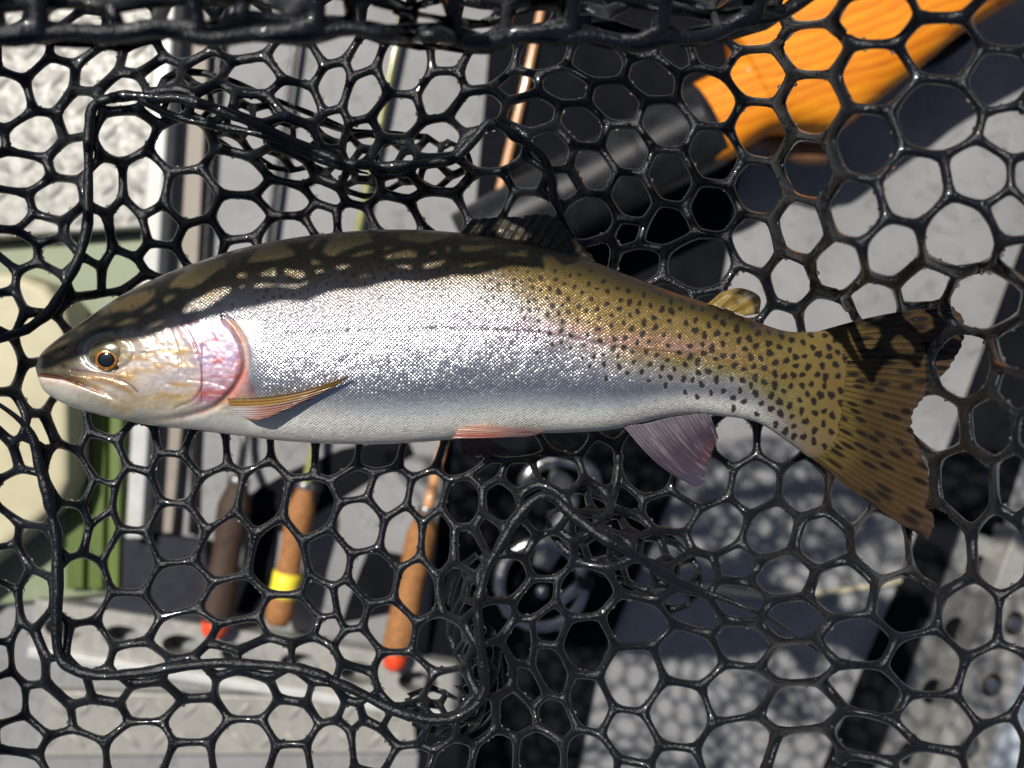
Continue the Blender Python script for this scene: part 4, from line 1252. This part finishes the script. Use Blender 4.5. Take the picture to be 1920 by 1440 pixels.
# ---- eye
def dome(name, c, rx, ry, hgt, mat, parent, n=40, m=12, hole=0.0, power=1.0, tilt=(0, 0)):
    VV = []; 
    for k in range(m + 1):
        t = hole + (1 - hole) * (1 - k / m)
        for q in range(n):
            a = 2 * math.pi * q / n
            VV.append((c[0] + rx * t * math.cos(a), c[1] + ry * t * math.sin(a),
                       c[2] + hgt * (max(0.0, 1 - t * t) ** (0.5 * power)) + tilt[0] * rx * t * math.cos(a) + tilt[1] * ry * t * math.sin(a)))
    FF = []
    for k in range(m):
        for q in range(n):
            FF.append((k * n + q, k * n + (q + 1) % n, (k + 1) * n + (q + 1) % n, (k + 1) * n + q))
    if hole == 0: FF.append(tuple(m * n + q for q in range(n)))
    FF.append(tuple(range(n))[::-1])
    me_ = bpy.data.meshes.new(name); me_.from_pydata(VV, [], FF); me_.update()
    return link(name, me_, mat, parent)
M_EYEB = plain('eye_surround', (0.06, 0.05, 0.022), (0.15, 0.125, 0.06), 0.18, 300, coat=0.8, bump_s=0.05)
M_IRIS = plain('gold_iris', tuple(srgb(128, 66, 18)), tuple(srgb(204, 138, 56)), 0.22, 700, metal=0.45, coat=0.8, bump_s=0.1)
M_PUP = plain('blue_black_pupil', (0.002, 0.004, 0.009), (0.004, 0.008, 0.016), 0.04, 300, coat=1.0, bump_s=0.0)
pxm = d0 / 1920
ec = onskin(207, 664)
eye = dome('eye', ec + [0, 0, -0.0016], 43 * pxm, 32 * pxm, 0.0034, M_EYEB, trout, power=0.9)
ec2 = onskin(202, 674)
M_RIMB = plain('dark_eye_rim', (0.012, 0.009, 0.005), (0.03, 0.022, 0.012), 0.15, 300, coat=0.8, bump_s=0.05)
dome('eye_rim', [ec2[0] + 3 * pxm, ec2[1] + 2 * pxm, ec[2] + 0.0004], 29 * pxm, 24 * pxm, 0.0013, M_RIMB, eye, power=0.9)
iris = dome('iris', [ec2[0], ec2[1], ec[2] + 0.0012], 21.5 * pxm, 19.5 * pxm, 0.0008, M_IRIS, eye, power=0.9)
dome('pupil', [ec2[0] - 0.2 * pxm, ec2[1] - 0.3 * pxm, ec[2] + 0.0017], 16.0 * pxm, 14.4 * pxm, 0.0006, M_PUP, eye)

# ---- fins: root curve to tip curve, rays as ridges
def fin(name, root, tip, zr, zt, colf, nu=90, nv=60, th=0.0009, rays=16, jag=2.5, seed=1, bulge=0.0, curve=None, parent=None):
    Rr = catmull(root, 16); Tt = catmull(tip, 16)
    def rs(A_, n):
        c = np.concatenate([[0], np.cumsum(np.hypot(*np.diff(A_, axis=0).T))]); c /= c[-1]
        u = np.linspace(0, 1, n); return np.stack([np.interp(u, c, A_[:, 0]), np.interp(u, c, A_[:, 1])], 1)
    Rr, Tt = rs(Rr, nu), rs(Tt, nu)
    u = np.linspace(0, 1, nu)[:, None] + np.zeros((1, nv)); v = np.linspace(0, 1, nv)[None] + np.zeros((nu, 1))
    jg = jag * (vnoise(u[:, 0] * rays * 1.6, u[:, 0] * 0, seed, 2) - 0.6) * 2.2 + jag * 0.5 * np.sin(u[:, 0] * rays * 2 * np.pi)
    dirv = Tt - Rr; ln = np.hypot(*dirv.T); dirv = dirv / (ln[:, None] + 1e-9)
    Tt = Tt + dirv * jg[:, None]
    q = Rr[:, None] + (Tt - Rr)[:, None] * v[..., None]
    if curve is not None:
        q = q + np.stack(curve(u, v), -1)
    zr_ = np.broadcast_to(np.asarray(zr, float), (nu,)); zt_ = np.broadcast_to(np.asarray(zt, float), (nu,))
    z = zr_[:, None] + (zt_ - zr_)[:, None] * v + bulge * np.sin(v * np.pi * 0.9)
    ridge = (0.5 + 0.5 * np.cos(u * rays * 2 * np.pi)) ** 2
    z = z + 0.0012 * (vnoise(u * 5, v * 2.5, seed + 3, 2) - 0.5)
    half = th * (0.35 + 0.65 * (1 - v) ** 0.7) * (0.55 + 0.45 * ridge) * np.minimum(1, np.minimum(u, 1 - u) * 14 + 0.35)
    top_ = Pn(q[..., 0], q[..., 1], z + half); bot = Pn(q[..., 0], q[..., 1], z - half)
    N_ = nu * nv
    V_ = np.concatenate([top_.reshape(-1, 3), bot.reshape(-1, 3)])
    ii = np.arange(nu - 1)[:, None] * nv; jj = np.arange(nv - 1)[None]
    f1 = np.stack([ii + jj, ii + jj + 1, ii + nv + jj + 1, ii + nv + jj], -1).reshape(-1, 4)
    Fs = [f1, f1[:, ::-1] + N_]
    def strip(ids): 
        a = ids[:-1]; b = ids[1:]
        return np.stack([a, b, b + N_, a + N_], -1)
    Fs += [strip(np.arange(nv))[:, ::-1], strip((nu - 1) * nv + np.arange(nv)), strip(np.arange(nu) * nv), strip(np.arange(nu) * nv + nv - 1)[:, ::-1]]
    me_ = np_mesh(name, V_, np.concatenate(Fs))
    c = colf(u, v, q[..., 0], q[..., 1], ridge)
    c = np.clip(c, 0, 1).reshape(-1, 3); c = np.concatenate([c, c])
    at_ = me_.attributes.new('col', 'FLOAT_COLOR', 'POINT')
    at_.data.foreach_set('color', np.concatenate([c, np.ones((len(c), 1))], 1).ravel())
    return link(name, me_, M_FIN, parent or trout)

def raysp(u, v, px, py, rays, seed, dens=0.5, vmin=0.02):
    """elongated dark marks running along the rays"""
    uu = u * rays * 1.25; k = np.floor(uu).astype(np.int64)
    rr = np.random.default_rng(seed); tab = rr.random((400, 6))
    out = np.zeros_like(u)
    for m_ in range(3):
        cv = (tab[k % 400, m_] + m_) / 3.0; on = tab[k % 400, 3 + m_] < dens
        dd = np.hypot((uu - k - 0.5) / 0.42, (v - cv) / 0.085)
        out = np.maximum(out, np.where(on, 1 - sstep(0.6, 1.15, dd), 0))
    return out * sstep(vmin, vmin + 0.03, v)

def c_tail(u, v, px, py, ridge):
    a = L3(np.zeros(u.shape + (3,)) + srgb(100, 86, 46), srgb(78, 62, 36), sstep(0.05, 0.45, v))
    a = L3(a, srgb(86, 68, 56), sstep(0.78, 1.0, v) * 0.7)
    a = L3(a, srgb(52, 40, 26), (1 - ridge) * 0.55 * sstep(0.1, 0.4, v))
    edge_ = np.exp(-(np.minimum(u, 1 - u) / 0.035) ** 2)
    a = L3(a, srgb(58, 44, 30), edge_ * 0.8)
    a = L3(a, srgb(30, 24, 22), raysp(u, v, px, py, 22, 5, 0.72) * 0.95)
    return a * (0.85 + 0.3 * vnoise(px / 14, py / 14, 61, 3))[..., None]
fin('tail_fin', [(1535, 621), (1562, 640), (1574, 680), (1578, 735), (1570, 790), (1548, 832), (1508, 848)],
    [(1786, 574), (1806, 600), (1806, 640), (1786, 680), (1756, 718), (1730, 748), (1712, 776), (1712, 812), (1728, 850), (1742, 892), (1748, 940), (1752, 985), (1742, 1014)],
    ZC + 0.0005, ZC - 0.003, c_tail, nu=330, nv=110, th=0.0019, rays=31, jag=2.4, seed=2,
    curve=lambda u, v: (0 * u, (14 * np.sin(v * np.pi) * (0.5 - u) * -1.2)))

def c_anal(u, v, px, py, ridge):
    a = L3(np.zeros(u.shape + (3,)) + srgb(128, 120, 128), srgb(82, 68, 80), sstep(0.05, 0.5, v))
    a = L3(a, srgb(98, 54, 50), sstep(0.6, 1.0, v) * sstep(0.25, 0.7, u))
    a = L3(a, srgb(58, 52, 66), (1 - ridge) * 0.55)
    a = L3(a, srgb(170, 160, 166), np.clip((vnoise(u * 40, v * 3, 91, 3) - 0.55) * 4, 0, 1) * 0.35)
    a = L3(a, srgb(70, 70, 92), np.exp(-((v - 0.86) / 0.12) ** 2) * (1 - sstep(0.1, 0.5, u)) * 0.6)
    return a * (0.85 + 0.3 * vnoise(px / 12, py / 12, 62, 3))[..., None]
fin('anal_fin', [(1168, 798), (1210, 794), (1260, 782), (1330, 774)], [(1304, 914), (1318, 905), (1324, 878), (1336, 846), (1348, 822)],
    ZC + 0.004, ZC + 0.001, c_anal, nu=160, nv=70, th=0.0013, rays=21, jag=4, seed=5,
    curve=lambda u, v: (0 * u, 16 * np.sin(v * np.pi) * (1 - u)))

def c_pect(u, v, px, py, ridge):
    a = np.zeros(u.shape + (3,)) + srgb(190, 146, 136)
    a = L3(a, srgb(206, 200, 204), (1 - sstep(0.05, 0.4, v)) * (u > 0.3))
    a = L3(a, srgb(170, 108, 92), sstep(0.25, 0.7, v) * sstep(0.3, 0.5, u))
    a = L3(a, srgb(202, 128, 86), sstep(0.82, 0.97, u) * (v < 0.4))
    a = L3(a, srgb(164, 124, 52), (1 - sstep(0.26, 0.34, u)))
    a = L3(a, srgb(58, 46, 30), np.exp(-((u - 0.0) / 0.07) ** 2) * 0.85 + np.exp(-((u - 0.36) / 0.055) ** 2) * 0.7 * sstep(0.2, 0.5, v))
    a = L3(a, srgb(96, 80, 66), (1 - ridge) * 0.15) * 0.82
    return a
zp = zskin(520, 745)
fin('pectoral_fin', [(427, 747), (430, 757), (440, 770), (462, 786)], [(652, 705), (640, 716), (604, 738), (576, 752), (548, 766), (520, 775)],
    [zskin(430, 750) - 0.0005 + 0.0018] * 90, np.linspace(zskin(640, 708) + 0.0035, zskin(560, 762) + 0.0005, 90), c_pect, nu=90, nv=90, th=0.0011, rays=9, jag=3, seed=7, bulge=0.0028,
    curve=lambda u, v: (0 * u, 12 * np.sin(v * np.pi) * (1 - 0.5 * u)))

def c_pelv(u, v, px, py, ridge):
    a = L3(np.zeros(u.shape + (3,)) + srgb(190, 150, 132), srgb(136, 112, 110), sstep(0.2, 0.8, v))
    a = L3(a, srgb(158, 74, 60), np.exp(-((u - 0.75) / 0.22) ** 2) * (1 - sstep(0.45, 0.75, v)) * 0.85)
    return L3(a, srgb(110, 84, 78), (1 - ridge) * 0.25)
zq = zskin(870, 806)
fin('pelvic_fin', [(862, 793), (858, 805), (852, 816), (846, 822)], [(1024, 806), (1022, 809), (1012, 813), (985, 820)],
    zq + 0.0004, np.full(90, zskin(1000, 800) - 0.001), c_pelv, nu=90, nv=60, th=0.0011, rays=7, jag=2, seed=9, bulge=0.003)
def c_pelf(u, v, px, py, ridge):
    return L3(np.zeros(u.shape + (3,)) + srgb(120, 84, 78), srgb(70, 56, 54), sstep(0.2, 0.9, v))
fin('pelvic_fin', [(858, 815), (880, 818), (905, 816)], [(868, 850), (905, 858), (955, 846)], ZC - 0.016, ZC - 0.018, c_pelf, nu=60, nv=40, th=0.001, rays=7, jag=2, seed=10)

def c_dors(u, v, px, py, ridge):
    a = L3(np.zeros(u.shape + (3,)) + srgb(56, 48, 30), srgb(62, 56, 44), v)
    a = L3(a, srgb(36, 32, 26), (1 - ridge) * 0.5)
    return L3(a, srgb(30, 26, 22), raysp(u, v, px, py, 13, 8, 0.6) * 0.85)
fin('dorsal_fin', [(862, 440), (920, 446), (990, 458), (1050, 474), (1108, 492)], [(884, 411), (960, 406), (1034, 404), (1072, 440), (1118, 489)],
    ZC + 0.001, ZC - 0.001, c_dors, nu=140, nv=50, th=0.0013, rays=14, jag=2, seed=11)

def c_adip(u, v, px, py, ridge):
    a = np.zeros(u.shape + (3,)) + srgb(138, 116, 58)
    a = L3(a, srgb(74, 62, 34), 0.7 * np.exp(-(np.hypot(px - 1381, py - 565) / 8) ** 2) * 1.2)
    rim = sstep(0.55, 0.8, v) * sstep(0.15, 0.4, u)
    return L3(a, srgb(34, 30, 22), np.clip(rim, 0, 1) * 0.95)
fin('adipose_fin', [(1326, 570), (1350, 576), (1375, 584), (1396, 592)], [(1352, 548), (1388, 540), (1424, 556), (1424, 588)],
    ZC + 0.003, ZC + 0.003, c_adip, nu=70, nv=40, th=0.0022, rays=3, jag=0, seed=12)
